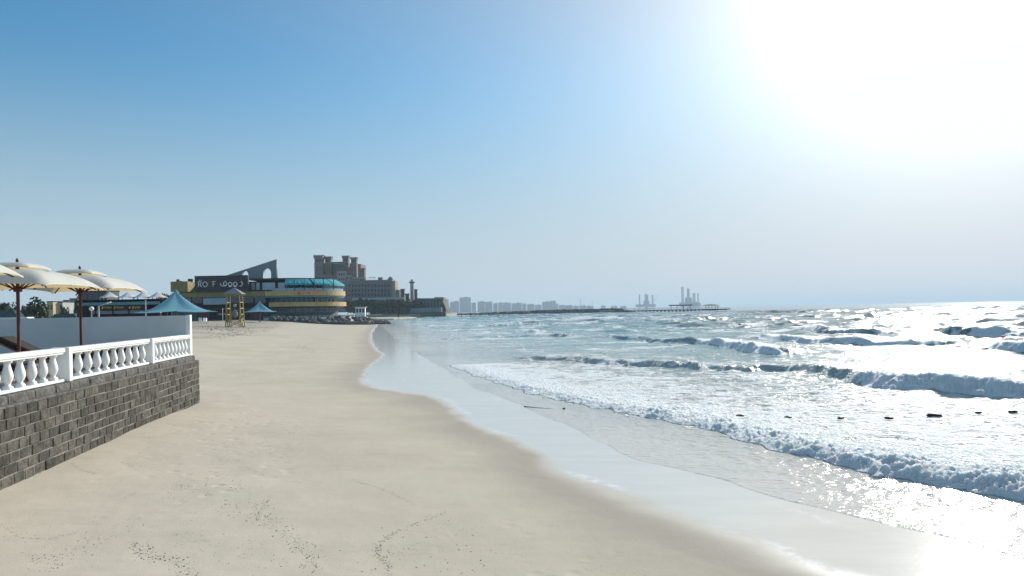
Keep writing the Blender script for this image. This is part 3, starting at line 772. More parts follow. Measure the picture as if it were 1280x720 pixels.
MB().tube((0, 0, 0), (0, 0, 16.5 * k_), .07, n=8).build('post', WHITE, cr)
PINK = mat('faded_pink_paint', (.6, .32, .34), .6)
MB().box((0, -.02, 9.4 * k_), (10 * k_, .06, 1.3 * k_), 0, .01).build('crossbar', PINK, cr)
MB().box((.06, -.03, 16.2 * k_), (1.6 * k_, .05, .6 * k_), 0, .01).build('end_board', WHITE, cr)
def make_chair():
    t = empty('beach_chair', (0, 0, 0))
    MB().box((0, 0, .42), (.5, .5, .05), 0, .01).build('seat', WHITE, t)
    MB().box((0, .24, .72), (.5, .05, .6), 0, .01).build('backrest', WHITE, t)
    for x in (-.22, .22):
        for y in (-.22, .22): MB().box((x, y, .2), (.05, .05, .4)).build('leg', WHITE, t)
    return t
ch = make_chair()
for k, (u, lab) in enumerate([(250, 'white chair nearest the end of the grey partition wall, at the back of the beach'), (256.5, 'white chair in the middle of three at the back of the beach'), (260, 'white chair nearest the yellow tower, at the back of the beach')]):
    o = ch if k == 0 else copy_tree(ch); q = P(u, 400.4, 118); o.location = (q.x, q.y, TZ(q.x, q.y)); o.rotation_euler = (0, 0, R(20 + 40 * k)); o.scale = (1.1, 1.1, 1.1)
    tag(o, lab, 'chair', 'white chairs at the back of the beach')

# ------------------------------------------------------------------ shells, grit, floats
pe = MB(); rr = random.Random(12)
tetra = [(1, 0, 0), (-.5, .87, 0), (-.5, -.87, 0), (.1, .1, .8), (.4, .5, .4)]
def pebble(q, r_):
    a = rr.uniform(0, 6.28); c, s = math.cos(a), math.sin(a); e = rr.uniform(.5, 1); h = rr.uniform(.25, .6)
    n = 6; vs = []
    for zz, k in ((-.25, .8), (.15, 1), (.55, .55)):
        for i in range(n):
            w_ = 6.283 * i / n; x = math.cos(w_) * k * rr.uniform(.8, 1.15); y = math.sin(w_) * k * e
            vs.append((q.x + r_ * (x * c - y * s), q.y + r_ * (x * s + y * c), q.z + r_ * zz * h * 1.6))
    fs = [(j * n + i, j * n + (i + 1) % n, (j + 1) * n + (i + 1) % n, (j + 1) * n + i) for j in range(2) for i in range(n)] + [tuple(range(2 * n, 3 * n))]
    pe.add(vs, fs)
def trail(px, n, spread, r0, r1):
    r0 *= 1.0; r1 *= 1.05
    for _ in range(int(n * 2.4)):
        k = rr.uniform(0, len(px) - 1.001); i = int(k); f = k - i
        u = px[i][0] * (1 - f) + px[i + 1][0] * f; v = px[i][1] * (1 - f) + px[i + 1][1] * f
        u += rr.gauss(0, spread); v += rr.gauss(0, spread * .45)
        q = GT(u, min(v, 760)); pebble(q, r0 + (r1 - r0) * rr.random() ** 3)
trail([(560, 640), (520, 655), (490, 668), (472, 682), (472, 692), (482, 704), (490, 722)], 170, 3, .003, .010)
trail([(560, 645), (500, 680), (480, 700), (560, 690), (600, 715)], 70, 22, .003, .013)
trail([(330, 625), (315, 645), (340, 650), (360, 670), (385, 690), (395, 715)], 170, 9, .004, .012)
trail([(170, 680), (180, 692), (215, 700), (240, 720)], 130, 9, .004, .013)
trail([(40, 690), (55, 710), (110, 680), (140, 660)], 110, 12, .003, .011)
trail([(215, 625), (222, 610), (235, 605), (228, 630)], 60, 6, .004, .010)
trail([(275, 580), (270, 600), (290, 640), (300, 580)], 70, 14, .004, .013)
trail([(320, 535), (300, 545), (330, 562), (350, 570)], 60, 14, .005, .014)
trail([(400, 700), (300, 690), (200, 660), (120, 640)], 90, 40, .003, .012)
trail([(290, 515), (330, 525), (380, 540)], 50, 18, .006, .016)
trail([(375, 432), (385, 437), (395, 440)], 60, 5, .015, .04)
trail([(255, 420), (290, 419), (330, 412), (350, 405)], 200, 4, .03, .10)
trail([(255, 408), (285, 413), (320, 406)], 220, 6, .03, .12)
for ln in ([(0, 655), (25, 672), (60, 674), (100, 665)], [(150, 578), (190, 585), (250, 603)], [(88, 578), (104, 589), (120, 592)], [(270, 572), (310, 585), (350, 598), (420, 613)], [(440, 600), (480, 612), (520, 632)], [(255, 470), (300, 473), (360, 480)], [(380, 500), (430, 497), (470, 500)], [(340, 620), (325, 640), (318, 655)]):
    trail(ln, 120, 1.6, .002, .006)
tag(pe.build('shell_grit', mat('dark_shell_grit', (.09, .08, .07), .9, .5, 40, col2=(.22, .2, .17))), 'dark grit, shells and pebbles strewn in drifts over the dry sand', 'shell grit', kind='stuff')

FLT = mat('wet_black_float', (.02, .022, .022), .35)
fl = MB(); fl.lathe([(.02, -.16), (.09, -.12), (.12, 0), (.09, .12), (.02, .16)], n=10)
fm_ = fl.mesh('float'); fm_.materials.append(FLT)
for k, (u, v, s, lab) in enumerate([(925, 520, .9, 'dark float in the wash, leftmost of the row'), (985, 522, .9, 'dark float in the wash, second from the left of the row'), (1051, 523, .9, 'dark float in the wash, third from the left of the row'),
        (1111, 523, .9, 'dark float in the wash, just left of the largest one'), (1168, 520, 1.5, 'largest dark float of the row in the wash'), (1223, 516, .8, 'small dark float in the wash, right of the largest one'), (1266, 515, 1.0, 'dark float in the wash nearest the right edge of the photo'),
        (1198, 433.5, 1.3, 'dark float on the water, leftmost of the group before the far breaker'), (1206, 435, 1.8, 'long dark float on the water in the group before the far breaker'), (1219, 436, 1.2, 'small dark float in the middle of the group before the far breaker'), (1231, 436.5, 1.5, 'dark float on the water, rightmost of the group before the far breaker')]):
    o = bpy.data.objects.new('net_float', fm_); COL.objects.link(o); q = G(u, v, .05); o.location = (q.x, q.y, .06 + .03 * (q.y > 30))
    o.rotation_euler = (R(90), R(rr.uniform(-8, 8)), R(rr.uniform(60, 110))); o.scale = (s * .42, s * .36, s * .75 if v > 500 else s * 1.1); tag(o, lab, 'float', 'dark floats lying in the surf')
RED = mat('red_plastic', (.62, .035, .03), .35)
for k, (u, v, s, lab) in enumerate([(1254, 421, .17, 'red buoy in front of the breaking wave near the right edge'), (925, 405.6, .24, 'small far red buoy just below the end of the pier')]):
    t = empty('buoy', G(u, v, .25), 0, lab, 'buoy', 'red buoys in the sea')
    MB().lathe([(.08, -.5), (.75, -.32), (.95, 0), (.8, .34), (.25, .52)], n=14).build('body', RED, t)
    MB().tube((0, 0, .5), (0, 0, .75), .12, .1, n=8).build('knob', RED, t); t.scale = (s * 1.25, s * 1.25, s)
# thin line of rope and weed in the backwash
rp = MB(); pts = [GT(u, v) for u, v in [(655, 508.5), (680, 511), (705, 513), (735, 514), (760, 515.3), (775, 515.5), (800, 517.5), (825, 521)]]
for a, b in zip(pts[:-1], pts[1:]): rp.tube(a + Vector((0, 0, .012)), b + Vector((0, 0, .012)), .014, n=5)
for u, v, r_ in ((705, 512.5, .045), (762, 515, .04), (775, 515, .07), (781, 515.4, .05), (810, 519, .08), (822, 520.5, .08)):
    q = GT(u, v); rp.lathe([(r_ * .4, -.02), (r_ * 1.3, .02), (r_ * .5, .07)], c=(q.x, q.y, q.z), n=8)
tag(rp.build('rope', FLT), 'dark rope with snagged weed lying in the shallow backwash', 'rope')
# ------------------------------------------------------------------ round restaurant by the rocks
BLACK = mat('black_cladding', (.018, .018, .02), .5, .3, 1.5)
YBAND = mat('ochre_fascia', (.50, .335, .125), .55, .15, .6, col2=(.60, .43, .19))
OLIVE = mat('olive_ochre_fascia', (.25, .19, .06), .6, .2, .6)
TEALF = mat('teal_trim', (.10, .26, .30), .5, .12, .8)
TEALA = mat('turquoise_awning', (.015, .30, .36), .6, .15, 1.2)
GLASSD = mat('dark_glass', (.025, .035, .04), .12, .3, .4, spec=.6)
GLASSB = mat('pale_blue_glass', (.24, .36, .42), .15, .2, .5, spec=.6)
DARKIN = mat('dark_interior', (.02, .018, .018), .9, .3, .5)
BRICK = mat('red_brown_shopfront', (.12, .045, .032), .8, .4, .7)
GREYC = mat('blue_grey_concrete', (.20, .245, .26), .85, .15, .6)
PALEC = mat('pale_concrete', (.48, .49, .48), .8, .1, .5)
WSIGN = mat('white_sign_letters', (.8, .8, .8), .5, .02, 2)
REDL = mat('red_letters', (.5, .05, .03), .5)
PNKL = mat('dim_pink_letters', (.25, .09, .12), .5)
GOLDL = mat('gold_letters', (.62, .40, .08), .5)
def fac(off, n=16, x0=-80.5, cx=-56.0, cy=162.0, rx=13.2, ry=12.0):
    pts = [(x0, cy - ry - off)]
    for k in range(n + 1):
        a = R(-90 + 90 * k / n); pts.append((cx + (rx + off) * math.cos(a), cy + (ry + off) * math.sin(a)))
    pts.append((cx + rx + off - 5.5, cy + 16)); return pts
def slab(off, z0, z1, x0=-80.5): return MB().prism(fac(off, x0=x0) + [(x0, 178)], z0, z1)
def shell(off0, off1, z0, z1, x0):
    a = fac(off1, x0=x0); b = fac(off0, x0=x0); m_ = MB()
    for i in range(len(a) - 1):
        m_.prism([b[i], a[i], a[i + 1], b[i + 1]][::-1] if False else [a[i], a[i + 1], b[i + 1], b[i]], z0, z1)
    return m_
def zf(v, Y=150.0, u=340): return P(u, v, Y).z
rest = empty('restaurant', (0, 0, 0), 0, 'long round ended restaurant with ochre bands, turquoise awnings and a black roof sign', 'restaurant')
slab(-1.2, 1.4, zf(384), -80.5).build('ground_floor', mat('dark_teal_wall', (.07, .10, .105), .6, .2, .6), rest)
slab(-1.6, zf(384) + .01, zf(370), -80.5).build('wall', DARKIN, rest)
xb = P(336, 380, 149).x
shell(-1.3, .9, zf(383.6), zf(378.2), xb).build('lower_fascia', YBAND, rest)
shell(-1.3, .5, zf(372.0), zf(370.1), -74.0).build('trim_band', TEALF, rest)
slab(-1.4, zf(370.0), zf(369.3)).build('floor_slab', DARKIN, rest)
shell(-1.3, .7, zf(369.9), zf(363.9), P(330, 366, 149).x).build('upper_fascia', YBAND, rest)
MB().box(((-79.2 + P(330, 366, 149).x) / 2, 149.9, zf(367)), (P(330, 366, 149).x + 79.2, 1.5, zf(363.9) - zf(369.9))).build('olive_fascia', OLIVE, rest)
slab(-5.0, zf(363.8), zf(350), -80.5).build('rooftop_lounge', DARKIN, rest)
shell(.1, .2, zf(363.7), zf(360.4), P(356, 362, 149).x).build('glass_rail', GLASSB, rest)
slab(-1.6, zf(349.6), zf(347.2), P(306, 348, 149).x).build('roof', BLACK, rest)
# windows of the storey between the fascias, one after another round the front
def bays(off, u0, u1, n, z0, z1, name, material, frame=None, gap=.82):
    pts = fac(off); acc = [0.0]
    for a, b in zip(pts[:-1], pts[1:]): acc.append(acc[-1] + math.hypot(b[0] - a[0], b[1] - a[1]))
    def at(s):
        for i in range(len(acc) - 1):
            if s <= acc[i + 1] or i == len(acc) - 2:
                f = (s - acc[i]) / (acc[i + 1] - acc[i]); a, b = pts[i], pts[i + 1]
                return a[0] + (b[0] - a[0]) * f, a[1] + (b[1] - a[1]) * f, math.atan2(b[1] - a[1], b[0] - a[0])
    S = [k * acc[-1] / 900 for k in range(901)]
    us = [640 + 800 * at(s)[0] / at(s)[1] for s in S]
    sa = next(s for s, u in zip(S, us) if u >= u0)
    sb = next((s for s, u in zip(S, us) if u >= u1), S[int(np.argmax(us))])
    w_ = (sb - sa) / n
    for k in range(n):
        x, y, a = at(sa + (k + .5) * w_)
        o = MB().box((0, 0, 0), (w_ * gap, .16, z1 - z0)).build(name, material, rest, (x, y, (z0 + z1) / 2)); o.rotation_euler = (0, 0, a)
        if frame:
            f_ = MB()
            f_.box((0, -.10, (z1 - z0) / 2 - .06), (w_ * gap, .06, .12)).box((0, -.10, -(z1 - z0) / 2 + .06), (w_ * gap, .06, .12))
            for s_ in (-1, 0, 1): f_.box((s_ * (w_ * gap / 2 - .06), -.10, 0), (.12, .06, z1 - z0 - .25))
            f_.build('window_frame', frame, o)
bays(-1.5, 337, 392, 9, zf(377.8), zf(372.4), 'window', GLASSD, TEALF)
bays(-1.5, 393, 416, 4, zf(377.8), zf(372.4), 'window', GLASSD, PALEC)
bays(-1.5, 417, 431, 3, zf(377.8), zf(372.4), 'window', GLASSB, PALEC)
bays(-1.1, 338, 420, 12, zf(391), zf(385.6), 'shop_window', GLASSD, GREYC, .9)
bays(-4.9, 349, 408, 9, zf(362.5), zf(357.2), 'lounge_window', GLASSB, BLACK, .62)
# turquoise awnings in three runs, sloping outwards
def awning(u0, u1, name='awning'):
    m_ = MB(); a = fac(.5, 40); b = fac(-1.7, 40)
    idx = [i for i in range(len(a)) if True]
    A_, B_ = [], []
    def resample(pts, n=400):
        acc = [0.0]
        for p_, q_ in zip(pts[:-1], pts[1:]): acc.append(acc[-1] + math.hypot(q_[0] - p_[0], q_[1] - p_[1]))
        out = []
        for k in range(n):
            s = acc[-1] * k / (n - 1); i = max(j for j in range(len(acc) - 1) if acc[j] <= s + 1e-9); f = (s - acc[i]) / (acc[i + 1] - acc[i])
            out.append((pts[i][0] + (pts[i + 1][0] - pts[i][0]) * f, pts[i][1] + (pts[i + 1][1] - pts[i][1]) * f))
        return out
    ra = resample(a)
    sel = [i for i, (x, y) in enumerate(ra) if u0 <= 640 + 800 * x / y <= u1 and (i < 330)]
    zt, zm, zb = zf(348.2), zf(354.5), zf(356.8)
    vs = []; fs = []
    c = Vector((-56.0, 162.0))
    for i in sel:
        x, y = ra[i]
        d = Vector((0, -1)) if x <= -56 else (Vector((x, y)) - c).normalized()
        for off, z in ((-2.1, zt), (-1.2, (zt * .62 + zm * .38)), (0, zm), (.02, zb), (-.06, zb), (-.08, zm - .05), (-2.1, zt - .12)):
            vs.append((x + d.x * off, y + d.y * off, z + (.05 * math.sin(i * .9) if off > -1 else 0)))
    k = 7
    for j in range(len(sel) - 1):
        for q in range(k): fs.append((j * k + q, j * k + (q + 1) % k, (j + 1) * k + (q + 1) % k, (j + 1) * k + q))
    m_.add(vs, fs); m_.build(name, TEALA, rest)
awning(356.5, 391.5); awning(393.5, 416.5); awning(418, 432)
for u in (356, 368, 380, 392.5, 404, 416.8):
    q = P(u, 355, 150.5); MB().tube((q.x, 150.7, zf(363.6)), (q.x, 150.7, zf(350)), .09, n=6).build('roof_post', BLACK, rest)
# left, plainer part
MB().box((P(270, 375, 149).x, 149.4, zf(375.6)), ((285 - 254) * .187, 1.2, zf(372) - zf(379.5))).build('blue_awning', GLASSB, rest)
for u0, u1, v0, v1, m__ in ((246, 262, 386, 399, BRICK), (263, 280, 387, 399, DARKIN), (281, 296, 386, 399, BRICK), (297, 312, 388, 399, DARKIN), (313, 334, 385, 399, BRICK)):
    q = P((u0 + u1) / 2, (v0 + v1) / 2, 148.8); MB().box((q.x, 149.15, q.z), ((u1 - u0) * .183, .5, (v1 - v0) * .186)).build('shopfront', m__, rest)
for u0, u1 in ((226, 240), (241, 254), (287, 300), (302, 318), (319, 333)):
    q = P((u0 + u1) / 2, 375.5, 149.5); MB().box((q.x, 149.5, q.z), ((u1 - u0) * .18, .8, 1.3)).build('window', GLASSD, rest)
# ochre roof room at the left end
MB().box((P(232, 356, 153).x, 153.5, zf(356.0)), (21.0 * .19, 7.0, (362.5 - 349.6) * .187)).build('roof_room', OLIVE, rest)
for u, w_, v0 in ((222.5, .4, 346.3), (226, .3, 348.4), (238, .8, 346.0)):
    q = P(u, 349, 152); MB().box((q.x, 152, (zf(v0) + zf(349.6)) / 2), (w_ * 1.3, .6, zf(v0) - zf(349.6)), 0, .05).build('roof_unit', DARKIN, rest)
# glazed front beside the sign
for u0, u1 in ((311.5, 315.5), (317.5, 321.5), (325, 341), (345, 355)):
    q = P((u0 + u1) / 2, 357.5, 149.5); MB().box((q.x, 151.0, q.z), ((u1 - u0) * .187, .3, 1.7)).build('lounge_glazing', GLASSB, rest)
# black roof sign
ys = 148.6
q0, q1 = P(243, 345.2, ys), P(310, 364.2, ys)
sg = empty('roof_sign', (q0.x, ys, q1.z), 0, 'black roof sign with white English and Arabic letters on the restaurant', 'sign')
SW, SH = q1.x - q0.x, q0.z - q1.z
MB().box((SW / 2, .35, SH / 2), (SW, .7, SH), 0, .05).build('board', BLACK, sg)
for z in (.03, SH - .03): MB().box((SW / 2, -.03, z), (SW, .08, .12)).build('edge_trim', mat('dark_trim', (.05, .05, .055), .4), sg)
def arc(cx, cy, rx, ry, a0, a1, n=14): return [(cx + rx * math.cos(R(a0 + (a1 - a0) * k / n)), cy + ry * math.sin(R(a0 + (a1 - a0) * k / n))) for k in range(n + 1)]
LET = {'T': [[(0, 1), (.8, 1)], [(.4, 1), (.4, 0)]], 'H': [[(0, 0), (0, 1)], [(.75, 0), (.75, 1)], [(0, .52), (.75, .52)]], 'E': [[(.65, 1), (0, 1), (0, 0), (.65, 0)], [(0, .52), (.55, .52)]],
       'R': [[(0, 0), (0, 1), (.4, 1)] + arc(.4, .76, .32, .24, 90, -90, 8) + [(0, .52)], [(.35, .52), (.75, 0)]], 'O': [arc(.55, .5, .55, .5, 0, 360, 22)], 'F': [[(0, 0), (0, 1), (.65, 1)], [(0, .52), (.55, .52)]]}
def strokes(lines, ox, oz, w_, h_, r_, y=-.06):
    m_ = MB()
    for ln in lines:
        pp = [Vector((ox + x * w_, y, oz + z * h_)) for x, z in ln]
        for a, b in zip(pp[:-1], pp[1:]): m_.tube(a, b, r_, n=6)
    return m_
def sx(u): return (u - 243) / 67 * SW
def sz(v): return (364.2 - v) / 19 * SH
pxm = SW / 67
for ch_, u0, w_, m__ in (('R', 248, 5.2, WSIGN), ('O', 253.6, 5.4, WSIGN), ('O', 260.2, 5.0, PNKL), ('F', 266.4, 5.0, WSIGN)):
    strokes(LET[ch_], sx(u0), sz(358), w_ * pxm * .95, sz(352) - sz(358), .095).build('letter', m__, sg)
for ch_, u0 in (('T', 248.3), ('H', 249.9), ('E', 251.5)):
    strokes(LET[ch_], sx(u0), sz(351.2), 1.35 * pxm, sz(349.8) - sz(351.2), .03).build('small_letter', WSIGN, sg)
# the Arabic word, read from the right: ra with a mark, two waws, fa
ar = [('letter', [arc(300.6, 355, 2.6, 3.0, 70, -110, 12)], WSIGN),
      ('letter', [arc(294.3, 355.4, 2.3, -2.3, 0, 360, 16), [(296.6, 355.4), (296.2, 357.6), (294.2, 358.6), (292, 358.4)]], WSIGN),
      ('letter', [arc(288, 355.4, 2.2, -2.2, 0, 360, 16), [(290.2, 355.4), (289.9, 357.5), (288, 358.6), (286, 358.4)]], WSIGN),
      ('letter', [arc(281.6, 354.8, 2.1, -2.3, 0, 360, 16), [(283.7, 355), (283, 357.2), (279, 357.4), (276.6, 357), (275.6, 355.4), (275.9, 354)]], WSIGN),
      ('dot', [[(281.6, 351), (281.9, 351.4)]], WSIGN), ('dot', [[(301.2, 350.2), (302.2, 349.4), (301.6, 350.8)]], PNKL)]
for i_, (nm, lines, m__) in enumerate(ar):
    if i_ == 0: lines = [[(300.6 + (x - 300.6), 355 - (z - 355)) for x, z in lines[0]]]
    m_ = MB()
    for ln in lines:
        pp = [Vector((sx(x), -.06, sz(z))) for x, z in ln]
        for a, b in zip(pp[:-1], pp[1:]):
            if (b - a).length > 1e-4: m_.tube(a, b, .10, n=6)
    m_.build(nm, m__, sg)
# small red lettering on the ochre fascia (too small to read: strokes only)
rl = MB(); rr = random.Random(5)
for u in [372, 373.5, 374.8, 376, 379, 384, 386, 387.4, 389, 390.5, 392, 394, 396, 397.5]:
    q = P(u, 366.8, 149.1); h_ = rr.uniform(.18, .34)
    rl.tube((q.x, 149.2, zf(366.9) - h_), (q.x + rr.uniform(-.1, .1), 149.2, zf(366.9) + h_), .07, n=5).tube((q.x, 149.2, zf(366.9) - h_), (q.x + rr.uniform(.1, .22), 149.2, zf(366.9) - h_ + .05), .06, n=5)
rl.build('fascia_lettering', REDL, rest)
# slanting screen wall with two arched openings behind the sign
Ys = 158.0
scr = bmesh.new()
def sp_(u, v): q = P(u, v, Ys); return q.x, q.z
outer = [sp_(277, 346.5), sp_(346.5, 324.0), sp_(346.5, 350), sp_(277, 350)]
def arch_pts(u0, u1, vt, vb, n=8):
    cu = (u0 + u1) / 2; hw = (u1 - u0) / 2
    pts = [sp_(u1, vb)] + [sp_(cu + hw * math.cos(R(a)) , vt + hw * 1.35 - hw * 1.35 * math.sin(R(a))) for a in np.linspace(0, 180, 2 * n + 1)] + [sp_(u0, vb)]
    return pts
holes = [arch_pts(303.6, 311, 338.6, 348), arch_pts(329.5, 339.5, 335.4, 348)]
cu = bpy.data.curves.new('screen', 'CURVE'); cu.dimensions = '2D'; cu.fill_mode = 'BOTH'; cu.extrude = .35
for pts in [outer] + holes:
    sp2 = cu.splines.new('POLY'); sp2.points.add(len(pts) - 1); sp2.use_cyclic_u = True
    for k, (x, z) in enumerate(pts): sp2.points[k].co = (x, z, 0, 1)
tmp = bpy.data.objects.new('tmp', cu); COL.objects.link(tmp)
dg = bpy.context.evaluated_depsgraph_get(); dg.update(); me = bpy.data.meshes.new_from_object(tmp.evaluated_get(dg)); bpy.data.objects.remove(tmp)
SCR = mat('grey_green_panel', (.17, .215, .22), .7, .12, .5); nt = SCR.node_tree
bt = nt.nodes.new('ShaderNodeTexBrick'); bt.inputs['Scale'].default_value = .55; bt.inputs['Mortar Size'].default_value = .02; bt.offset = 0; bt.inputs['Color1'].default_value = (.23, .285, .29, 1); bt.inputs['Color2'].default_value = (.25, .305, .31, 1); bt.inputs['Mortar'].default_value = (.15, .19, .195, 1)
tcx = nt.nodes.new('ShaderNodeTexCoord'); nt.links.new(tcx.outputs['Object'], bt.inputs['Vector']); nt.links.new(bt.outputs[0], nt.nodes['Principled BSDF'].inputs['Base Color'])
me.materials.clear(); me.materials.append(SCR)
so = bpy.data.objects.new('screen_wall', me); COL.objects.link(so); so.parent = rest; so.location = (0, Ys, 0); so.rotation_euler = (R(90), 0, 0)
# promenade edge in front
pm = empty('promenade_wall', (0, 0, 0), 0, 'low pale promenade wall with a thin rail along the foot of the round restaurant', 'wall')
shell(3.2, 3.7, 1.0, zf(396.4, 146, 390), P(331, 398, 147).x).build('parapet', PALEC, pm)
slab(3.1, .9, zf(397.5, 146, 390), P(331, 398, 147).x).build('deck', GREYC, pm)
sh_ = shell(3.42, 3.48, zf(395.1, 146, 390), zf(394.8, 146, 390), P(331, 398, 147).x); sh_.build('rail', PALEC, pm)
for x, y in fac(3.45, 12, x0=P(331, 398, 147).x): MB().tube((x, y, zf(396.5, 146, 390)), (x, y, zf(394.8, 146, 390)), .05, n=5).build('rail_post', PALEC, pm)
for k in range(9):
    x = P(335 + 8 * k, 396, 146.3).x; MB().tube((x, 146.55, zf(396.5, 146, 390)), (x, 146.55, zf(394.8, 146, 390)), .05, n=5).build('rail_post', PALEC, pm)
def grow(root, K, base):
    bpy.context.view_layer.update()
    off = Vector((0, 0, HC * (1 - K)))
    def rec(o, top):
        if o.type == 'MESH' and not o.get('grown'): o.data.transform(Matrix.Scale(K, 4))
        o.location = o.location * K
        for ch_ in o.children: rec(ch_, False)
    rec(root, True); root.location = root.location + off
KB = 1.2
for r_ in (rest, pm, sg): grow(r_, KB, None)
# white hut on the rocks
q = P(451, 396, 182); k_ = 182 / 800
hut = empty('kiosk', q, R(8), 'white flat roofed kiosk with three dark windows at the end of the promenade', 'kiosk')
MB().box((0, 0, 1.3), (11.5 * k_, 2.6, 2.6), 0, .03).build('wall', WHITE, hut)
MB().box((0, 0, 2.7), (14 * k_, 3.2, .18), 0, .03).build('roof', WHITE, hut)
for x in (-3.7, 0, 3.7): MB().box((x * k_, -1.32, 1.75), (2.6 * k_, .1, 1.05)).build('window', GLASSD, hut)
MB().box((0, 0, -.75), (16 * k_, 4, 1.5)).build('plinth', GREYC, hut)

# ------------------------------------------------------------------ rock groyne
ROCK = mat('dark_grey_rock', (.085, .088, .085), .9, .45, 1.6, .04, 6, col2=(.17, .17, .16))
rocks = []
for k in range(6):
    bm = bmesh.new(); bmesh.ops.create_icosphere(bm, subdivisions=2, radius=1.0); r7 = random.Random(50 + k)
    pl = [(Vector((r7.gauss(0, 1), r7.gauss(0, 1), r7.gauss(0, 1))).normalized(), r7.uniform(.55, .85)) for _ in range(9)]
    for v in bm.verts:
        for n_, d_ in pl:
            e_ = v.co.dot(n_) - d_
            if e_ > 0: v.co -= n_ * e_
        v.co *= r7.uniform(.97, 1.03)
    me = bpy.data.meshes.new('boulder'); bm.to_mesh(me); bm.free(); me.materials.append(ROCK); rocks.append(me)
rr = random.Random(9)
gl_ = []
def boulder(q, s, lab='dark grey boulder among the others of the low groyne below the restaurant', grp='boulders of the groyne'):
    o = bpy.data.objects.new('boulder', rr.choice(rocks)); COL.objects.link(o); o.location = q
    o.rotation_euler = (rr.uniform(0, 6), rr.uniform(0, 6), rr.uniform(0, 6)); o.scale = (s * rr.uniform(.8, 1.3), s * rr.uniform(.8, 1.3), s * rr.uniform(.6, .95))
    tag(o, lab, 'boulder', grp); return o
front = [(338, 398.6), (345, 399.2), (360, 401.5), (380, 404), (400, 405), (430, 406), (460, 406), (475, 405.2), (486, 404.6)]
for k in range(270):
    f = rr.uniform(0, len(front) - 1.001); i = int(f); f -= i
    u = front[i][0] * (1 - f) + front[i + 1][0] * f; vb = front[i][1] * (1 - f) + front[i + 1][1] * f
    vt = 397.2 if u < 455 else 397.2 + (u - 455) / 31 * 6.6
    g_ = rr.random(); qb = GT(u, vb); Yb = min(qb.y, 171)
    q = P(u, vb + (vt - vb) * g_, Yb + g_ * (175.5 - Yb))
    boulder(q, rr.uniform(.42, .95) * (1 if u < 455 else .8))
core = MB(); pts = [P(u, 400, min(GT(u, vb).y, 172)) for u, vb in front]
cw = [(p_.x, p_.y + .8) for p_ in pts]; bw = [(p_.x - 1, p_.y + 12) for p_ in pts[::-1]]
core.prism(cw[:-2] + bw[2:], -.5, 1.0); tag(core.build('groyne_bank', ROCK), 'dark stony bank under the boulders of the groyne', 'bank', kind='structure')
# ------------------------------------------------------------------ trees
BARK = mat('bark', (.09, .065, .045), .95, .3, 4)
LEAF = mat('dark_green_foliage', (.040, .062, .032), .7, .5, 1.2, col2=(.085, .115, .055))
LEAF2 = mat('olive_green_foliage', (.06, .07, .04), .7, .5, 1.2, col2=(.11, .12, .065))
def crown_mesh(rad, hgt, n, leaf, seed, material):
    r7 = random.Random(seed); m_ = MB()
    cl = [(Vector((r7.gauss(0, .42), r7.gauss(0, .42), r7.uniform(-.35, .40))), r7.uniform(.34, .6)) for _ in range(9)]
    for _ in range(n):
        c, r_ = r7.choice(cl); d = Vector((r7.gauss(0, 1), r7.gauss(0, 1), r7.gauss(0, 1))).normalized() * r_ * r7.uniform(.45, .98)
        p = c + d; p = Vector((p.x * rad, p.y * rad, p.z * hgt))
        a = Vector((r7.gauss(0, 1), r7.gauss(0, 1), r7.gauss(0, 1))).normalized(); b_ = a.cross(Vector((r7.gauss(0, 1), r7.gauss(0, 1), r7.gauss(0, 1)))).normalized(); s = leaf * r7.uniform(.6, 1.3)
        m_.add([p - a * s, p + b_ * s * .6, p + a * s, p - b_ * s * .6], [(0, 1, 2, 3)])
    me = m_.mesh('crown'); me.materials.append(material); return me
CROWNS = [crown_mesh(1, 1, 900, .15, 100 + k, LEAF if k % 2 else LEAF2) for k in range(5)]
def trunk_mesh(seed):
    r7 = random.Random(seed); m_ = MB(); top = Vector((r7.uniform(-.08, .08), r7.uniform(-.08, .08), .95))
    m_.tube((0, 0, 0), top, .09, .055, n=7)
    for _ in range(5):
        a = r7.uniform(0, 6.28); m_.tube(top * r7.uniform(.75, 1), Vector((.55 * math.cos(a), .55 * math.sin(a), r7.uniform(1.25, 1.7))), .045, .015, n=5)
    me = m_.mesh('trunk'); me.materials.append(BARK); return me
TRUNKS = [trunk_mesh(k) for k in range(3)]
rt = random.Random(21)
def tree(loc, H, rad, label, group, trunk_frac=.4):
    t = empty('tree', loc, rt.uniform(0, 6), label, 'tree', group)
    a = bpy.data.objects.new('trunk', rt.choice(TRUNKS)); COL.objects.link(a); a.parent = t; a.scale = (H * trunk_frac, H * trunk_frac, H * trunk_frac)
    c = bpy.data.objects.new('crown', rt.choice(CROWNS)); COL.objects.link(c); c.parent = t; ch_ = H * (1 - trunk_frac * .55)
    c.location = (0, 0, H - ch_ * .47); c.scale = (rad, rad, ch_ * .56); return t
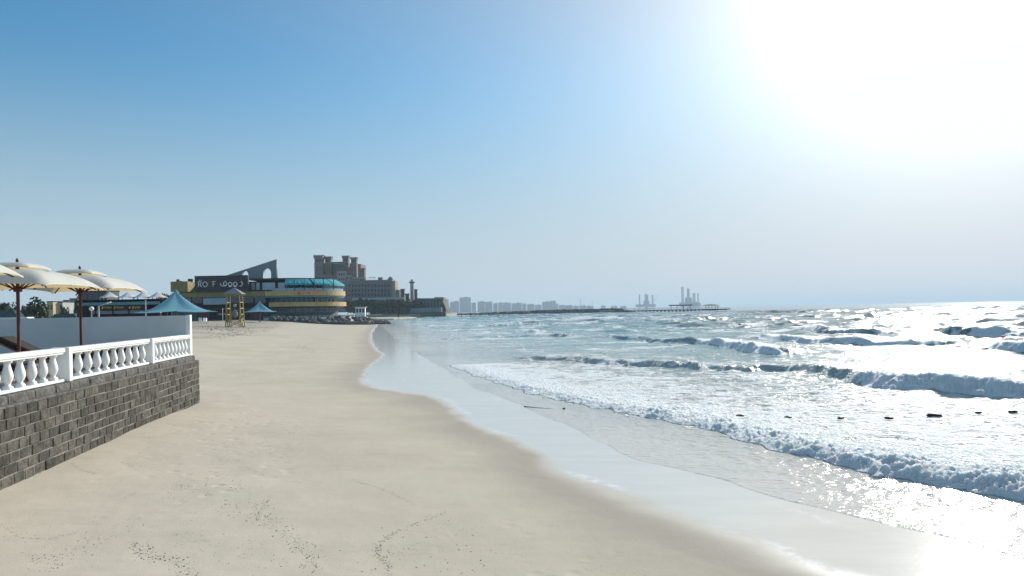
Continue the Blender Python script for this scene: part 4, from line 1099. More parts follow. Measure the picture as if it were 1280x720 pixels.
def palm(loc, H, label, group):
    t = empty('palm_tree', loc, rt.uniform(0, 6), label, 'palm tree', group)
    MB().tube((0, 0, 0), (.1 * H * .3, 0, H * .5), .05 * H * .5, .035 * H * .5, n=7).tube((.1 * H * .3, 0, H * .5), (.08 * H, 0, H * .95), .035 * H * .5, .028 * H * .5, n=7).build('trunk', BARK, t)
    f_ = MB()
    for k in range(16):
        a = k * .3927 + rt.uniform(-.1, .1); up = rt.uniform(.05, .5); L = H * .36; pr = None
        for j in range(6):
            s = j / 5; q = Vector((.08 * H + math.cos(a) * L * s, math.sin(a) * L * s, H * .95 + L * (up * s * 1.6 - 1.0 * s * s)))
            w_ = L * .09 * (1 - s * .8); n_ = Vector((-math.sin(a), math.cos(a), -.5)) * w_
            cur = (q - n_, q, q + Vector((math.sin(a), -math.cos(a), -.5)) * w_)
            if pr: f_.add([pr[0], pr[1], cur[1], cur[0]], [(0, 1, 2, 3)]); f_.add([pr[1], pr[2], cur[2], cur[1]], [(0, 1, 2, 3)])
            pr = cur
    f_.build('crown', LEAF, t); return t

# ------------------------------------------------------------------ beach bar and street behind the grey wall (left)
YB = 92.0
def pb(u, v, Y=YB): return P(u, v, Y)
k_ = YB / 800
bar = empty('beach_bar', pb(150, 397), 0, 'low dark beach bar with a teal fascia and gold script behind the grey wall', 'bar'); bo = Vector(bar.location)
def bb(name, u0, u1, v0, v1, m__, Y=YB, d=1.0, bev=0.0):
    a, b = pb(u0, v0, Y), pb(u1, v1, Y); return MB().box((((a.x + b.x) / 2 - bo.x), Y + d / 2 - bo.y, (a.z + b.z) / 2 - bo.z), (b.x - a.x, d, a.z - b.z), 0, bev).build(name, m__, bar)
g0 = (TZ(pb(150, 400).x, YB) - 3) / k_
bb('back_wall', 96, 214, 376.5, 396 - 0, DARKIN, YB + 4, .4)
bb('fascia', 96, 196, 376.2, 380.4, TEALF, YB - .4, .9, .03)
bb('roof', 95, 212, 375.4, 376.3, DARKIN, YB - .4, 6)
bb('sign_board', 126, 183, 381.2, 387.6, BLACK, YB - .1, .12)
bb('counter', 116, 200, 388.2, 391.2, mat('grey_pink_counter', (.30, .25, .25), .7, .1), YB, .5)
bb('counter_front', 116, 200, 391.3, 402, DARKIN, YB + .1, .4)
for u in (98, 118, 140, 160, 180, 208): bb('post', u, u + 1.1, 376.4, 402, DARKIN, YB - .2, .15)
# gold script too small to read: flowing strokes only
sc = MB(); r8 = random.Random(8)
for u0, u1 in ((128.5, 141), (143.5, 155), (166.5, 176)):
    u = u0; prev = None; ph = 0
    while u < u1:
        v = 384.6 + 1.25 * math.sin(ph) + r8.uniform(-.3, .3); q = pb(u + .45 * math.cos(ph), v, YB - .14); q = q - bo
        if prev is not None: sc.tube(prev, q, .055, n=5)
        prev = q; ph += .9; u += .34
    q0 = pb(u0, 382.2, YB - .14) - bo; q1 = pb(u0 - .8, 386.4, YB - .14) - bo; sc.tube(q0, q1, .085, n=5)
sc.build('script_lettering', GOLDL, bar)
h_ = MB(); hp = [(161.8, 386.3), (160.2, 384.0), (160.8, 382.9), (161.8, 383.6), (162.8, 382.9), (163.4, 384.0)]
h_.add([tuple(pb(u, v, YB - .16) - bo) for u, v in hp] + [tuple(pb(u, v, YB - .12) - bo) for u, v in hp], [tuple(range(6)), tuple(range(6, 12))] + [(i, (i + 1) % 6, 6 + (i + 1) % 6, 6 + i) for i in range(6)])
h_.build('heart', mat('pale_gold', (.7, .62, .45), .5), bar)
# white peaked canopies on its roof
for k, (u, lab) in enumerate([(137, 'leftmost of the four white peaked canopies over the beach bar'), (160, 'second from the left of the four white peaked canopies over the beach bar'), (179, 'third from the left of the four white peaked canopies over the beach bar'), (197, 'rightmost of the four white peaked canopies over the beach bar, beside the large blue tent')]):
    t = empty('roof_canopy', pb(u, 375.6, YB + 2.5), R(45), lab, 'canopy', 'white canopies over the beach bar')
    tensile(11.5 * k_ * 1.18, pb(u, 365, YB + 2.5).z - t.location.z, pb(u, 372.3, YB + 2.5).z - t.location.z, 32, 8, .76, 1.25).build('fabric', WHITEPVC, t)
    for a in range(4):
        x, y = 11.5 * k_ * 1.05 * math.cos(R(90 * a + 45)), 11.5 * k_ * 1.05 * math.sin(R(90 * a + 45))
        MB().tube((x, y, 0), (x, y, pb(u, 372.2, YB + 2.5).z - t.location.z), .06, n=6).build('post', WHITE, t)
LAMPM = mat('galvanised_post', (.45, .46, .45), .4, .08)
q = pb(123.5, 397, 70); ls = empty('street_lamp', (q.x, q.y, TZ(q.x, q.y)), 0, 'pale street lamp with one arm slanting to the right, before the beach bar', 'street lamp')
top = pb(123, 382.8, 70).z - ls.location.z; arm = pb(136, 378.2, 70) - ls.location
MB().tube((0, 0, 0), (0, 0, top), .10, .075, n=8).build('pole', LAMPM, ls); MB().tube((0, 0, top), (arm.x * .93, 0, arm.z), .045, n=6).build('arm', LAMPM, ls)
MB().box((arm.x, 0, arm.z - .03), (.5, .2, .1), 0, .03, Matrix.Rotation(R(-20), 4, 'Y')).build('lamp_head', WHITE, ls)
q = pb(114.5, 397, 72); gl2_ = empty('globe_lamp', (q.x, q.y, TZ(q.x, q.y)), 0, 'white globe lamp on a slim post before the beach bar', 'lamp')
top = pb(114.5, 388.6, 72).z - gl2_.location.z
MB().tube((0, 0, 0), (0, 0, top), .05, n=7).build('post', LAMPM, gl2_); MB().lathe([(.06, top), (.2, top + .1), (.25, top + .25), (.2, top + .4), (.05, top + .5)], n=12).build('globe', WHITE, gl2_)
q = pb(182.3, 397, 66); fp = empty('flag_pole', (q.x, q.y, TZ(q.x, q.y)), 0, 'plain pale upright pole left of the large blue tent', 'pole')
MB().tube((0, 0, 0), (0, 0, pb(182.3, 375, 66).z - fp.location.z), .07, .05, n=8).build('shaft', LAMPM, fp); MB().lathe([(.14, 0), (.14, .08), (.05, .12)], n=10).build('foot', LAMPM, fp)

# houses, kiosk and traffic further back
HOUSE = mat('pale_house_plaster', (.42, .42, .41), .85, .1, .8); HOUSEY = mat('yellowish_plaster', (.46, .40, .22), .85, .1, .8); HGREY = mat('grey_green_plaster', (.24, .27, .25), .85, .12, .8)
def house(u0, u1, vt, vb, Y, m__, label, nw, floors, extra=None, name='house', cat='house', roof=DARKIN, grp=None):
    a, b = P(u0, vt, Y), P(u1, vb, Y); zb_ = min(b.z, 1.7); W_, H_ = b.x - a.x, a.z - zb_; D_ = max(W_ * .8, 4)
    t = empty(name, ((a.x + b.x) / 2, Y + D_ / 2, zb_), 0, label, cat, grp)
    MB().box((0, 0, H_ / 2), (W_, D_, H_)).build('wall', m__, t)
    r = MB(); r.box((0, 0, H_ + .12), (W_ * 1.03, D_ * 1.03, .24)); r.build('roof', roof, t)
    for f in range(floors):
        for k in range(nw):
            x = -W_ / 2 + W_ * (k + .5) / nw; z = H_ * (f + .55) / floors
            MB().box((x, -D_ / 2, z), (W_ / nw * .5, .12, H_ / floors * .45)).build('window', GLASSD, t)
    return t
house(58.5, 66.5, 377.8, 394, 150, HOUSEY, 'yellowish two storey house seen between the two parasol poles', 2, 2)
house(66.8, 78.5, 378.2, 394, 152, HOUSE, 'pale grey house joined to the right of the yellowish one', 3, 2)
house(79, 86.5, 376.2, 394, 165, HGREY, 'narrow grey house behind the red vehicle', 2, 3)
house(87, 96.5, 374.2, 394, 160, HGREY, 'taller grey green building left of the second parasol pole', 2, 3)
house(33, 39, 381.5, 394.5, 120, HOUSE, 'small pale kiosk right of the nearer parasol pole', 1, 1, name='kiosk', cat='kiosk')
house(102, 134, 364.5, 394, 125, mat('dark_grey_house', (.09, .095, .10), .8, .2, .6), 'dark grey block above the left end of the beach bar roof', 4, 3)
def vehicle(u, v, Y, L, H_, m__, label, cat, name):
    q = P(u, v, Y); t = empty(name, (q.x, q.y, min(TZ(q.x, q.y), 1.8)), R(8), label, cat); k = H_
    b_ = MB(); b_.box((0, 0, .32 + k * .3), (L, 1.8, k * .55), 0, .12); b_.build('body', m__, t)
    c_ = MB(); c_.add([(-L * .32, -.8, .3 + k * .57), (L * .28, -.8, .3 + k * .57), (L * .28, .8, .3 + k * .57), (-L * .32, .8, .3 + k * .57), (-L * .22, -.7, .3 + k), (L * .16, -.7, .3 + k), (L * .16, .7, .3 + k), (-L * .22, .7, .3 + k)], [(0, 1, 5, 4), (1, 2, 6, 5), (2, 3, 7, 6), (3, 0, 4, 7), (4, 5, 6, 7)]); c_.build('cabin', GLASSD, t)
    for x in (-L * .31, L * .31):
        for y in (-.85, .85): MB().tube((x, y - .1, .33), (x, y + .1, .33), .33, n=12).build('wheel', DARKIN, t)
    return t
REDC = mat('red_car_paint', (.4, .05, .05), .3); 
vehicle(79, 395, 100, 4.2, 1.75, REDC, 'red vehicle parked before the narrow grey house', 'car', 'parked_car')
vehicle(90, 395.2, 100, 4.0, 1.8, mat('dark_red_car_paint', (.25, .06, .06), .35), 'darker red vehicle to the left of the second parasol pole', 'car', 'parked_car')
vehicle(12.5, 396, 90, 5.4, 2.3, mat('white_van_paint', (.72, .74, .70), .35), 'white van behind the grey wall left of the nearer parasol pole', 'van', 'parked_van')
for u, vt, w_, Y, lab in [(3, 375.5, 16, 110, 'dark bushy tree at the left edge of the photo'), (16, 379, 12, 118, 'lower dark tree just left of the nearer parasol pole'), (29, 381, 9, 116, 'small dark tree right against the nearer parasol pole'), (47, 372.8, 22, 105, 'broad dark tree midway between the two parasol poles'), (56, 380, 9, 108, 'low shrubby tree right of the broad dark tree'), (82, 382, 8, 135, 'small tree before the grey houses'), (99, 368, 9, 120, 'dark tree at the left end of the beach bar'), (205, 363.8, 16, 130, 'dark tree top above the rightmost white canopy'), (216, 366, 14, 128, 'dark tree between the white canopies and the restaurant')]:
    q = P(u, 396, Y); z0 = TZ(q.x, q.y); tree((q.x, Y, z0), P(u, vt, Y).z - z0, w_ * Y / 800 / 1.7, lab, 'trees behind the terrace', .3)

# ------------------------------------------------------------------ castle hotel and headland
YC = 440.0; kc = YC / 800
SANDST = mat('grey_brown_plaster', (.185, .155, .14), .9, .14, .12, col2=(.235, .20, .18)); SANDL = mat('pale_pink_plaster', (.40, .33, .29), .9, .1, .15); WINC = mat('window_shadow', (.035, .035, .04), .4); WINGP = mat('grey_wing_plaster', (.19, .185, .175), .9, .12, .12)
hot = empty('castle_hotel', P(425, 392, YC), 0, 'large castle like hotel with five flared square towers behind the restaurant', 'hotel'); ho = Vector(hot.location)
def hb(name, u0, u1, vt, vb, m__, y0=0.0, d=10.0, par=None, org=None):
    par = par or hot; org = ho if org is None else org; Y = YC + y0; a, b = P(u0, vt, Y), P(u1, vb, Y)
    return MB().box(((a.x + b.x) / 2 - org.x, Y + d / 2 - org.y, (a.z + b.z) / 2 - org.z), (b.x - a.x, d, a.z - b.z)).build(name, m__, par)
def htower(u0, u1, vt, vb, y0, m__=SANDST, flare=1.14, par=None, org=None, name='tower'):
    par = par or hot; org = ho if org is None else org
    Y = YC + y0; a, b = P(u0, vt, Y), P(u1, vb, Y); cx = (a.x + b.x) / 2 - org.x; hw = (b.x - a.x) / 2; cy = Y + hw - org.y; zt_, zb_ = a.z - org.z, b.z - org.z
    lv = [(hw, zb_), (hw, zt_ - hw * 1.9), (hw * .93, zt_ - hw * 1.6), (hw * .95, zt_ - hw * .95), (hw * flare, zt_ - hw * .35), (hw * flare, zt_)]
    m_ = MB(); vs = []
    for r_, z in lv: vs += [(cx - r_, cy - r_, z), (cx + r_, cy - r_, z), (cx + r_, cy + r_, z), (cx - r_, cy + r_, z)]
    fs = [(j * 4 + i, j * 4 + (i + 1) % 4, j * 4 + 4 + (i + 1) % 4, j * 4 + 4 + i) for j in range(len(lv) - 1) for i in range(4)] + [(3, 2, 1, 0), tuple(len(vs) - 4 + i for i in range(4))]
    m_.add(vs, fs)
    for i in range(4):                                              # merlons
        for s in (-.72, -.24, .24, .72):
            x, y = (s, -1) if i == 0 else ((s, 1) if i == 1 else ((-1, s) if i == 2 else (1, s)))
            m_.box((cx + x * hw * flare * .94, cy + y * hw * flare * .94, zt_ + hw * .07), (hw * .26, hw * .26, hw * .18))
    o = m_.build(name, m__, par)
    for z in (zt_ - hw * 1.28,):
        for s in (-.5, 0, .5):
            MB().box((cx + s * hw, cy - hw * .97, z), (hw * .26, .5, hw * .5)).build('window', WINC, o)
    return o
htower(392.6, 404, 319.5, 390, 0); htower(405.8, 414.8, 321, 390, 4); htower(427.8, 436.6, 320, 390, 2); htower(438.4, 446.8, 322, 390, -2); htower(449.8, 456.6, 335.5, 390, -4, SANDST)
hb('main_block', 394, 452, 331, 390, SANDST, 8, 16); hb('upper_block', 404, 440, 329.8, 340, SANDST, 9, 10); hb('bridge', 414, 429, 327.4, 328.8, SANDST, 6, 3)
hb('front_block', 421, 433, 339, 390, SANDL, -3, 8); hb('stair_block', 433, 440, 344, 390, SANDL, -5, 8); hb('side_block', 440, 458, 346.5, 390, SANDL, -7, 10); hb('low_block', 393, 422, 344, 390, SANDST, -2, 8)
wm = None
def hwin(u, v, w_, h_, y0, par=None, org=None, m__=WINC):
    par = par or hot; org = ho if org is None else org
    q = P(u, v, YC + y0); MB().box((q.x - org.x, q.y - org.y, q.z - org.z), (w_ * kc, .5, h_ * kc)).build('window', m__, par)
for v in (347, 352, 357, 362):
    for u in (396, 400, 404, 408, 412, 416): hwin(u, v, 1.5, 2.2, -2)
for v in (334.5, 338): 
    for u in (396.5, 400.2, 409, 411.6, 430.5, 434, 441, 444): hwin(u, v, 1.0, 1.6, -.1 if u < 405 else (3.9 if u < 420 else (1.9 if u < 437 else -2.1)))
for v in (343, 349, 355): 
    for u in (424, 427, 430): hwin(u, v, 1.4, 3.0, -3)
for v in (347.5, 352, 357):
    for u in (434.8, 437.8): hwin(u, v, 1.2, 2.2, -5)
for v in (349.5, 353.5, 358):
    for u in (442, 445, 448, 451, 454): hwin(u, v, 1.4, 2.0, -7)
# low wing in front of it
wg = empty('hotel_wing', P(463, 392, YC - 22), 0, 'long grey hotel wing with rows of small windows right of the castle towers', 'hotel'); wo = Vector(wg.location)
YW = -22
hb('wall', 434, 489.5, 351.8, 390, WINGP, YW, 14, wg, wo); hb('parapet', 433.6, 490, 350.6, 352.0, WINGP, YW - .5, 15, wg, wo)
hb('corner_block', 488, 494.6, 351.2, 390, mat('sunlit_wing_plaster', (.33, .28, .22), .9, .1, .2), YW + 1, 12, wg, wo); hb('end_block', 494, 500, 362.5, 390, WINGP, YW + 3, 10, wg, wo)  # sunlight on the wing's corner put into a lighter, warmer plaster colour
htower(472.6, 477.6, 347.0, 352, YW + 4, WINGP, 1.1, wg, wo, 'roof_turret')
MB().lathe([(2.0, 0), (1.9, 1.0), (1.4, 2.0), (.4, 2.7)], c=P(488, 351, YC + YW + 5) - wo, n=12).build('dome', WINGP, wg)
for r_, v in enumerate((357, 363, 368.5)):
    for k in range(13):
        u = 436.5 + 4.1 * k
        q = P(u, v, YC + YW); MB().lathe([(.55, -.9), (.55, .3), (.4, .75), (.1, .95)], c=(0, 0, 0), n=8).build('window', WINC, wg, q - wo)
for u in (463.2, 466.2, 468):
    q = P(u, 352, YC + YW + 8); palm(q, (352 - 347.2) * kc * 1.15, 'small palm rising over the parapet of the grey hotel wing', 'palms on the hotel wing')
# small towers and minaret to the right
for u0, u1, vt, vb, y0, lab, nm in ((500.8, 505.8, 361.3, 390, -10, 'small flared tower between the hotel wing and the minaret', 'tower'), (506.4, 511.6, 367.2, 390, -12, 'squat low tower at the left foot of the minaret', 'tower'), (517.6, 521.8, 361.8, 390, -12, 'small tower right of the minaret, half in front of it', 'tower')):
    q = P((u0 + u1) / 2, 391, YC + y0); t = empty('small_tower', q, 0, lab, 'tower'); htower(u0, u1, vt, vb, y0, mat('grey_olive_plaster', (.14, .125, .10), .9, .15, .3), 1.12, t, Vector(q), 'shaft')
q = P(515.6, 391, YC - 6); mn = empty('minaret', q, 0, 'slim pale minaret with a balcony near its top', 'minaret')
zt_ = P(515.6, 349, YC - 6).z - q.z; MIN = mat('pale_minaret_plaster', (.40, .39, .38), .9, .08, .3)
MB().lathe([(1.35, 0), (1.2, zt_ * .88)], n=12).build('shaft', MIN, mn); MB().lathe([(1.3, zt_ * .875), (2.1, zt_ * .90), (2.1, zt_ * .925), (1.0, zt_ * .93)], n=12).build('balcony', WINGP, mn)
MB().lathe([(.95, zt_ * .925), (.95, zt_ * .97), (.6, zt_ * .99), (.1, zt_ * 1.0)], n=12).build('cap', MIN, mn)
# headland terrace and sea walls
DSTONE = mat('headland_dark_stone', (.105, .105, .095), .95, .3, .25, .2, 1.5, col2=(.16, .155, .14))
hl = empty('headland_fort', P(535, 394, YC - 30), 0, 'dark grey walled terrace with a sloping right end on the headland', 'fort'); fo_ = Vector(hl.location); Yh = YC - 30
def fb(name, pts, m__, y0, y1):
    m_ = MB(); a = [P(u, v, Yh) for u, v in pts]; n = len(a)
    m_.add([(p_.x - fo_.x, y0 + Yh - fo_.y, p_.z - fo_.z) for p_ in a] + [(p_.x - fo_.x, y1 + Yh - fo_.y, p_.z - fo_.z) for p_ in a], [tuple(range(n)), tuple(range(n, 2 * n))[::-1]] + [(i, i + n, (i + 1) % n + n, (i + 1) % n) for i in range(n)]); return m_.build(name, m__, hl)
fb('wall', [(520, 396), (520, 372.8), (541, 372.8), (552, 372.6), (557.5, 386), (557.5, 396)], DSTONE, 0, 30)
fb('parapet', [(543, 374), (543, 371.5), (554.5, 371.5), (554.5, 374.5)], WINGP, -1, 12)
for k in range(6): fb('buttress', [(528 + 4 * k, 389), (529 + 4 * k, 375.5), (530 + 4 * k, 375.5), (531.3 + 4 * k, 389)], WINGP, -.8, -.02)
swl = empty('headland_sea_wall', P(505, 396, Yh - 6), 0, 'low blue grey sea wall running along the foot of the headland', 'wall'); so_ = Vector(swl.location)
hb('lower_course', 478, 557, 391.4, 397, DSTONE, -38, 5, swl, so_); hb('upper_course', 462, 552, 386.2, 391.6, mat('blue_grey_wall', (.22, .25, .27), .85, .15, .3), -36, 4, swl, so_); hb('pale_capping', 440, 506, 372.6, 374.2, PALEC, -24, 2, swl, so_)
tl = ['dark tree in the belt of trees below the grey hotel wing']
r9 = random.Random(31)
for k in range(30):
    u = 436 + 3.05 * k + r9.uniform(-1, 1); vt = (372.5 + 2.5 * abs(math.sin(k * 1.3)) + (2.5 if u < 445 else 0) + r9.uniform(-1, 1)) if u < 520 else 376 + r9.uniform(-1, 2)
    Y = YC - r9.uniform(28, 34); q = P(u, 391, Y); z1 = P(u, vt, Y).z
    tree((q.x, Y, 1.8), z1 - 1.8, r9.uniform(2.6, 3.6), tl[0], 'trees below the hotel wing', .25)
for k in range(12):
    u = 444 + 6 * k + r9.uniform(-2, 2); Y = YC - 37.5; q = P(u, 391, Y); tree((q.x, Y, 1.6), P(u, 383.5 + r9.uniform(-1, 1.5), Y).z - 1.6, r9.uniform(2.0, 2.8), 'low dark shrub by the blue grey sea wall of the headland', 'shrubs by the headland sea wall', .2)
hg = MB(); hg.prism([(P(430, 390, YC - 50).x, YC - 45), (P(500, 390, YC - 40).x, YC - 41), (P(558, 390, YC - 34).x, YC - 34), (P(562, 390, YC).x, YC + 60), (-420, YC + 120), (-420, YC - 40)], -1, 1.75)
tag(hg.build('headland', mat('headland_ground', (.3, .27, .22), .9, .2, .1)), 'low headland under the castle hotel', 'headland', kind='structure')
spit = MB(); pp = [(476, 394.6), (500, 394.8), (520, 396.6), (512, 397.4), (492, 398.4), (478, 398.6), (466, 398)]
spit.prism([tuple(G(u, v, .35)[:2]) for u, v in pp][::-1], -.5, .38); tag(spit.build('sand_spit', SAND), 'small pale sand spit below the headland', 'sand', kind='structure')
bl_ = boulder(P(484.2, 397.6, 392), 1.1, 'single dark boulder on the pale sand spit', None)
# one far figure on the spit
pm_ = bpy.data.meshes.new('person'); bmq = bmesh.new()
J = {'pel': (0, 0, .92), 'ch': (0, 0, 1.30), 'nk': (0, 0, 1.48), 'hd': (0, -.01, 1.62), 'ht': (0, 0, 1.72), 'ls': (-.19, 0, 1.42), 'le': (-.25, .02, 1.15), 'lh': (-.24, -.06, .88), 'rs': (.19, 0, 1.42), 're': (.26, .02, 1.15), 'rh': (.25, -.05, .88), 'lk': (-.11, -.02, .5), 'lf': (-.12, 0, .08), 'lt': (-.13, -.16, .04), 'rk': (.12, -.02, .5), 'rf': (.14, .02, .08), 'rt_': (.15, -.14, .04), 'lp': (-.09, 0, .88), 'rp': (.09, 0, .88)}
RD = {'pel': .14, 'ch': .16, 'nk': .06, 'hd': .10, 'ht': .08, 'ls': .07, 'le': .045, 'lh': .035, 'rs': .07, 're': .045, 'rh': .035, 'lk': .065, 'lf': .045, 'lt': .035, 'rk': .065, 'rf': .045, 'rt_': .035, 'lp': .095, 'rp': .095}
VV = {k: bmq.verts.new(v) for k, v in J.items()}
for a, b in (('pel', 'ch'), ('ch', 'nk'), ('nk', 'hd'), ('hd', 'ht'), ('ch', 'ls'), ('ls', 'le'), ('le', 'lh'), ('ch', 'rs'), ('rs', 're'), ('re', 'rh'), ('pel', 'lp'), ('lp', 'lk'), ('lk', 'lf'), ('lf', 'lt'), ('pel', 'rp'), ('rp', 'rk'), ('rk', 'rf'), ('rf', 'rt_')): bmq.edges.new((VV[a], VV[b]))
bmq.to_mesh(pm_); bmq.free(); po = bpy.data.objects.new('person', pm_); COL.objects.link(po); md = po.modifiers.new('Skin', 'SKIN'); po.modifiers.new('Sub', 'SUBSURF').levels = 1
for i, k in enumerate(J): pm_.skin_vertices[0].data[i].radius = (RD[k], RD[k]); pm_.skin_vertices[0].data[i].use_root = (k == 'pel')
pm_.materials.append(mat('dark_clothes', (.05, .05, .055), .9)); q = G(498, 398.3, .38); po.location = q; po.scale = (1.25,) * 3
tag(po, 'tiny far person in dark clothes standing on the pale sand spit', 'person')

# ------------------------------------------------------------------ breakwater, posts, pier
BWR = mat('breakwater_rock', (.075, .08, .078), .95, .4, .35, .3, .9, col2=(.13, .135, .13))
bw_ = MB(); YBW = 500.0; us = list(np.linspace(556, 792, 90)); r10 = random.Random(41)
rowsb = []
for u in us:
    f = (u - 556) / 236; h_ = 1.25 + 1.75 * min(1, f * 1.6); h_ *= 1 if u < 775 else max(.35, 1 - (u - 775) / 22)
    x = ray(u, 389)[0] * YBW; j_ = lambda a: r10.uniform(-a, a)
    rowsb.append([(x, YBW - 7 + j_(.8), -.6), (x, YBW - 4.5 + j_(.7), .5 * h_ + j_(.3)), (x, YBW - 2 + j_(.5), h_ + j_(.22)), (x, YBW + 3, h_ + j_(.2)), (x, YBW + 9, -.6)])
vs = [p_ for r_ in rowsb for p_ in r_]; bw_.add(vs, [(i * 5 + j, i * 5 + 5 + j, i * 5 + 6 + j, i * 5 + 1 + j) for i in range(len(us) - 1) for j in range(4)])
bwo = bw_.build('breakwater', BWR); tag(bwo, 'long low dark rock breakwater along the horizon', 'breakwater')
MB().box((ray(759, 389)[0] * 491, 491.5, 1.1), (11, 1.5, .7)).build('pale_slab', PALEC, bwo)
POSTM = mat('weathered_timber_post', (.10, .085, .07), .9, .3, 2)
for k, u in enumerate((576.8, 588.5, 600, 611.3, 623, 629.5, 635.2)):
    q = G(u, 396.4 - .28 * k, 0); t = MB().tube((0, 0, -.8), (0, 0, 2.0 - .1 * k), .2, .17, n=7).lathe([(.2, 1.93 - .1 * k), (.24, 2.0 - .1 * k), (.1, 2.12 - .1 * k)], n=7).build('mooring_post', POSTM, None, q)
    tag(t, ['leftmost dark post standing in the sea before the breakwater', 'second dark post from the left standing in the sea', 'third dark post from the left standing in the sea', 'middle one of the seven dark posts standing in the sea', 'third dark post from the right standing in the sea', 'second dark post from the right standing in the sea', 'rightmost dark post standing in the sea before the breakwater'][k], 'post', 'posts standing in the sea')
YP = 450.0; kp = YP / 800
pier = empty('pier', P(845, 392, YP), 0, 'dark timber pier on many piles with a roofed pavilion near its end', 'pier'); pp_ = Vector(pier.location); PIERM = mat('dark_pier_timber', (.04, .04, .042), .9, .3, .6)
def pbx(name, u0, u1, v0, v1, d=4.0, y0=0, m__=PIERM):
    a, b = P(u0, v0, YP), P(u1, v1, YP); rz = -math.atan(0)
    # each length of deck stays level although the picture is tilted
    zc = (P((u0 + u1) / 2, v0, YP).z + P((u0 + u1) / 2, v1, YP).z) / 2 - pp_.z; h_ = (v1 - v0) * kp
    return MB().box(((a.x + b.x) / 2 - pp_.x, YP + y0 - pp_.y, zc), (abs(b.x - a.x), d, h_)).build(name, m__, pier)
pbx('deck', 780, 912, 387.0, 388.0)
for k in range(27):
    u = 784 + 4.72 * k; x = ray(u, 389)[0] * YP; 
    for y in (-1.6, 1.6): MB().tube((x - pp_.x, YP + y - pp_.y, -1.2 - pp_.z), (x - pp_.x, YP + y - pp_.y, P(846, 387.6, YP).z - pp_.z), .42, n=6).build('pile', PIERM, pier)
pbx('handrail', 790, 912, 385.7, 386.0, .15, -1.9)
for k in range(24): u = 792 + 5.1 * k; pbx('rail_post', u, u + .35, 385.7, 387.0, .2, -1.9)
pbx('shelter_roof', 837, 864, 380.9, 382.2, 5)
for u in (838.5, 846, 854, 862.5): pbx('shelter_post', u, u + .6, 382.2, 387, .3)
pbx('pavilion_floor', 879, 896.5, 386.6, 388.2, 9)
a = P(887.8, 380.2, YP); m_ = MB(); hw = 9.2 * kp
m_.add([(-hw, -6, 0), (hw, -6, 0), (hw, 6, 0), (-hw, 6, 0), (-hw * .45, -2, .95), (hw * .45, -2, .95), (hw * .45, 2, .95), (-hw * .45, 2, .95), (0, 0, 1.2)], [(0, 1, 5, 4), (1, 2, 6, 5), (2, 3, 7, 6), (3, 0, 4, 7), (4, 5, 8), (5, 6, 8), (6, 7, 8), (7, 4, 8), (3, 2, 1, 0)])
o = m_.build('pavilion_roof', PIERM, pier); q = P(887.8, 382.2, YP); o.location = (q.x - pp_.x, q.y - pp_.y, q.z - pp_.z)
for u in (880.5, 884, 888, 892, 895.3): pbx('pavilion_post', u, u + .6, 382.2, 387, .35, -3)

# ------------------------------------------------------------------ far shore: city and port
YF = 3200.0; kf = YF / 800
fsh = MB(); fsh.prism([(P(540, 388, YF).x, YF - 60), (P(760, 388, YF).x, YF - 60), (P(905, 385, YF).x, YF + 60), (P(905, 385, YF).x, YF + 500), (P(540, 388, YF).x, YF + 500)], -2, 2.2)
tag(fsh.build('far_shore', mat('far_shore_ground', (.25, .24, .22), .9)), 'low far shore under the hazy city', 'shore', kind='structure')
CITY = [mat('pale_tower_block', (.46, .48, .50), .8, .08, .02), mat('grey_tower_block', (.36, .39, .42), .8, .08, .02), mat('sandy_tower_block', (.44, .43, .42), .8, .08, .02)]
for m__ in CITY:                                                     # rows of windows
    nt = m__.node_tree; b = nt.nodes['Principled BSDF']; src = b.inputs['Base Color'].links[0].from_socket
    bt = nt.nodes.new('ShaderNodeTexBrick'); bt.offset = 0; bt.inputs['Scale'].default_value = .12; bt.inputs['Mortar Size'].default_value = .06; bt.inputs['Color1'].default_value = (.35, .38, .42, 1); bt.inputs['Color2'].default_value = (.45, .48, .5, 1); bt.inputs['Mortar'].default_value = (1, 1, 1, 1)
    tcx = nt.nodes.new('ShaderNodeTexCoord'); mpx = nt.nodes.new('ShaderNodeMapping'); mpx.inputs['Rotation'].default_value = (R(90), 0, 0); nt.links.new(tcx.outputs['Object'], mpx.inputs[0]); nt.links.new(mpx.outputs[0], bt.inputs['Vector'])
    mx = nt.nodes.new('ShaderNodeMix'); mx.data_type = 'RGBA'; mx.blend_type = 'MULTIPLY'; mx.inputs[0].default_value = 1; nt.links.new(src, mx.inputs[6]); nt.links.new(bt.outputs[0], mx.inputs[7]); nt.links.new(mx.outputs[2], b.inputs['Base Color'])
r11 = random.Random(77)
blds = [(555, 561, 374), (562.5, 567, 377.5), (567, 573.5, 376.6), (574.3, 589, 371.8), (589.3, 594.8, 378.4), (597, 606, 377.0), (606, 615.5, 377.4), (616.5, 622, 379.2), (622.5, 628, 378.4), (628, 639, 378.6), (639.5, 645, 379.4), (645, 652, 378.8), (652.5, 658, 379.8), (659, 668, 380.4), (668.5, 677, 381.2), (678, 687, 377.3), (687, 695, 376.2), (695.3, 698, 379.5), (699, 707, 381.6), (707.5, 716, 381.8), (717, 724, 382.4), (725, 733, 382.0), (734, 742, 382.6), (752, 757, 382.2), (764, 772, 382.8), (776, 783, 382.9)]
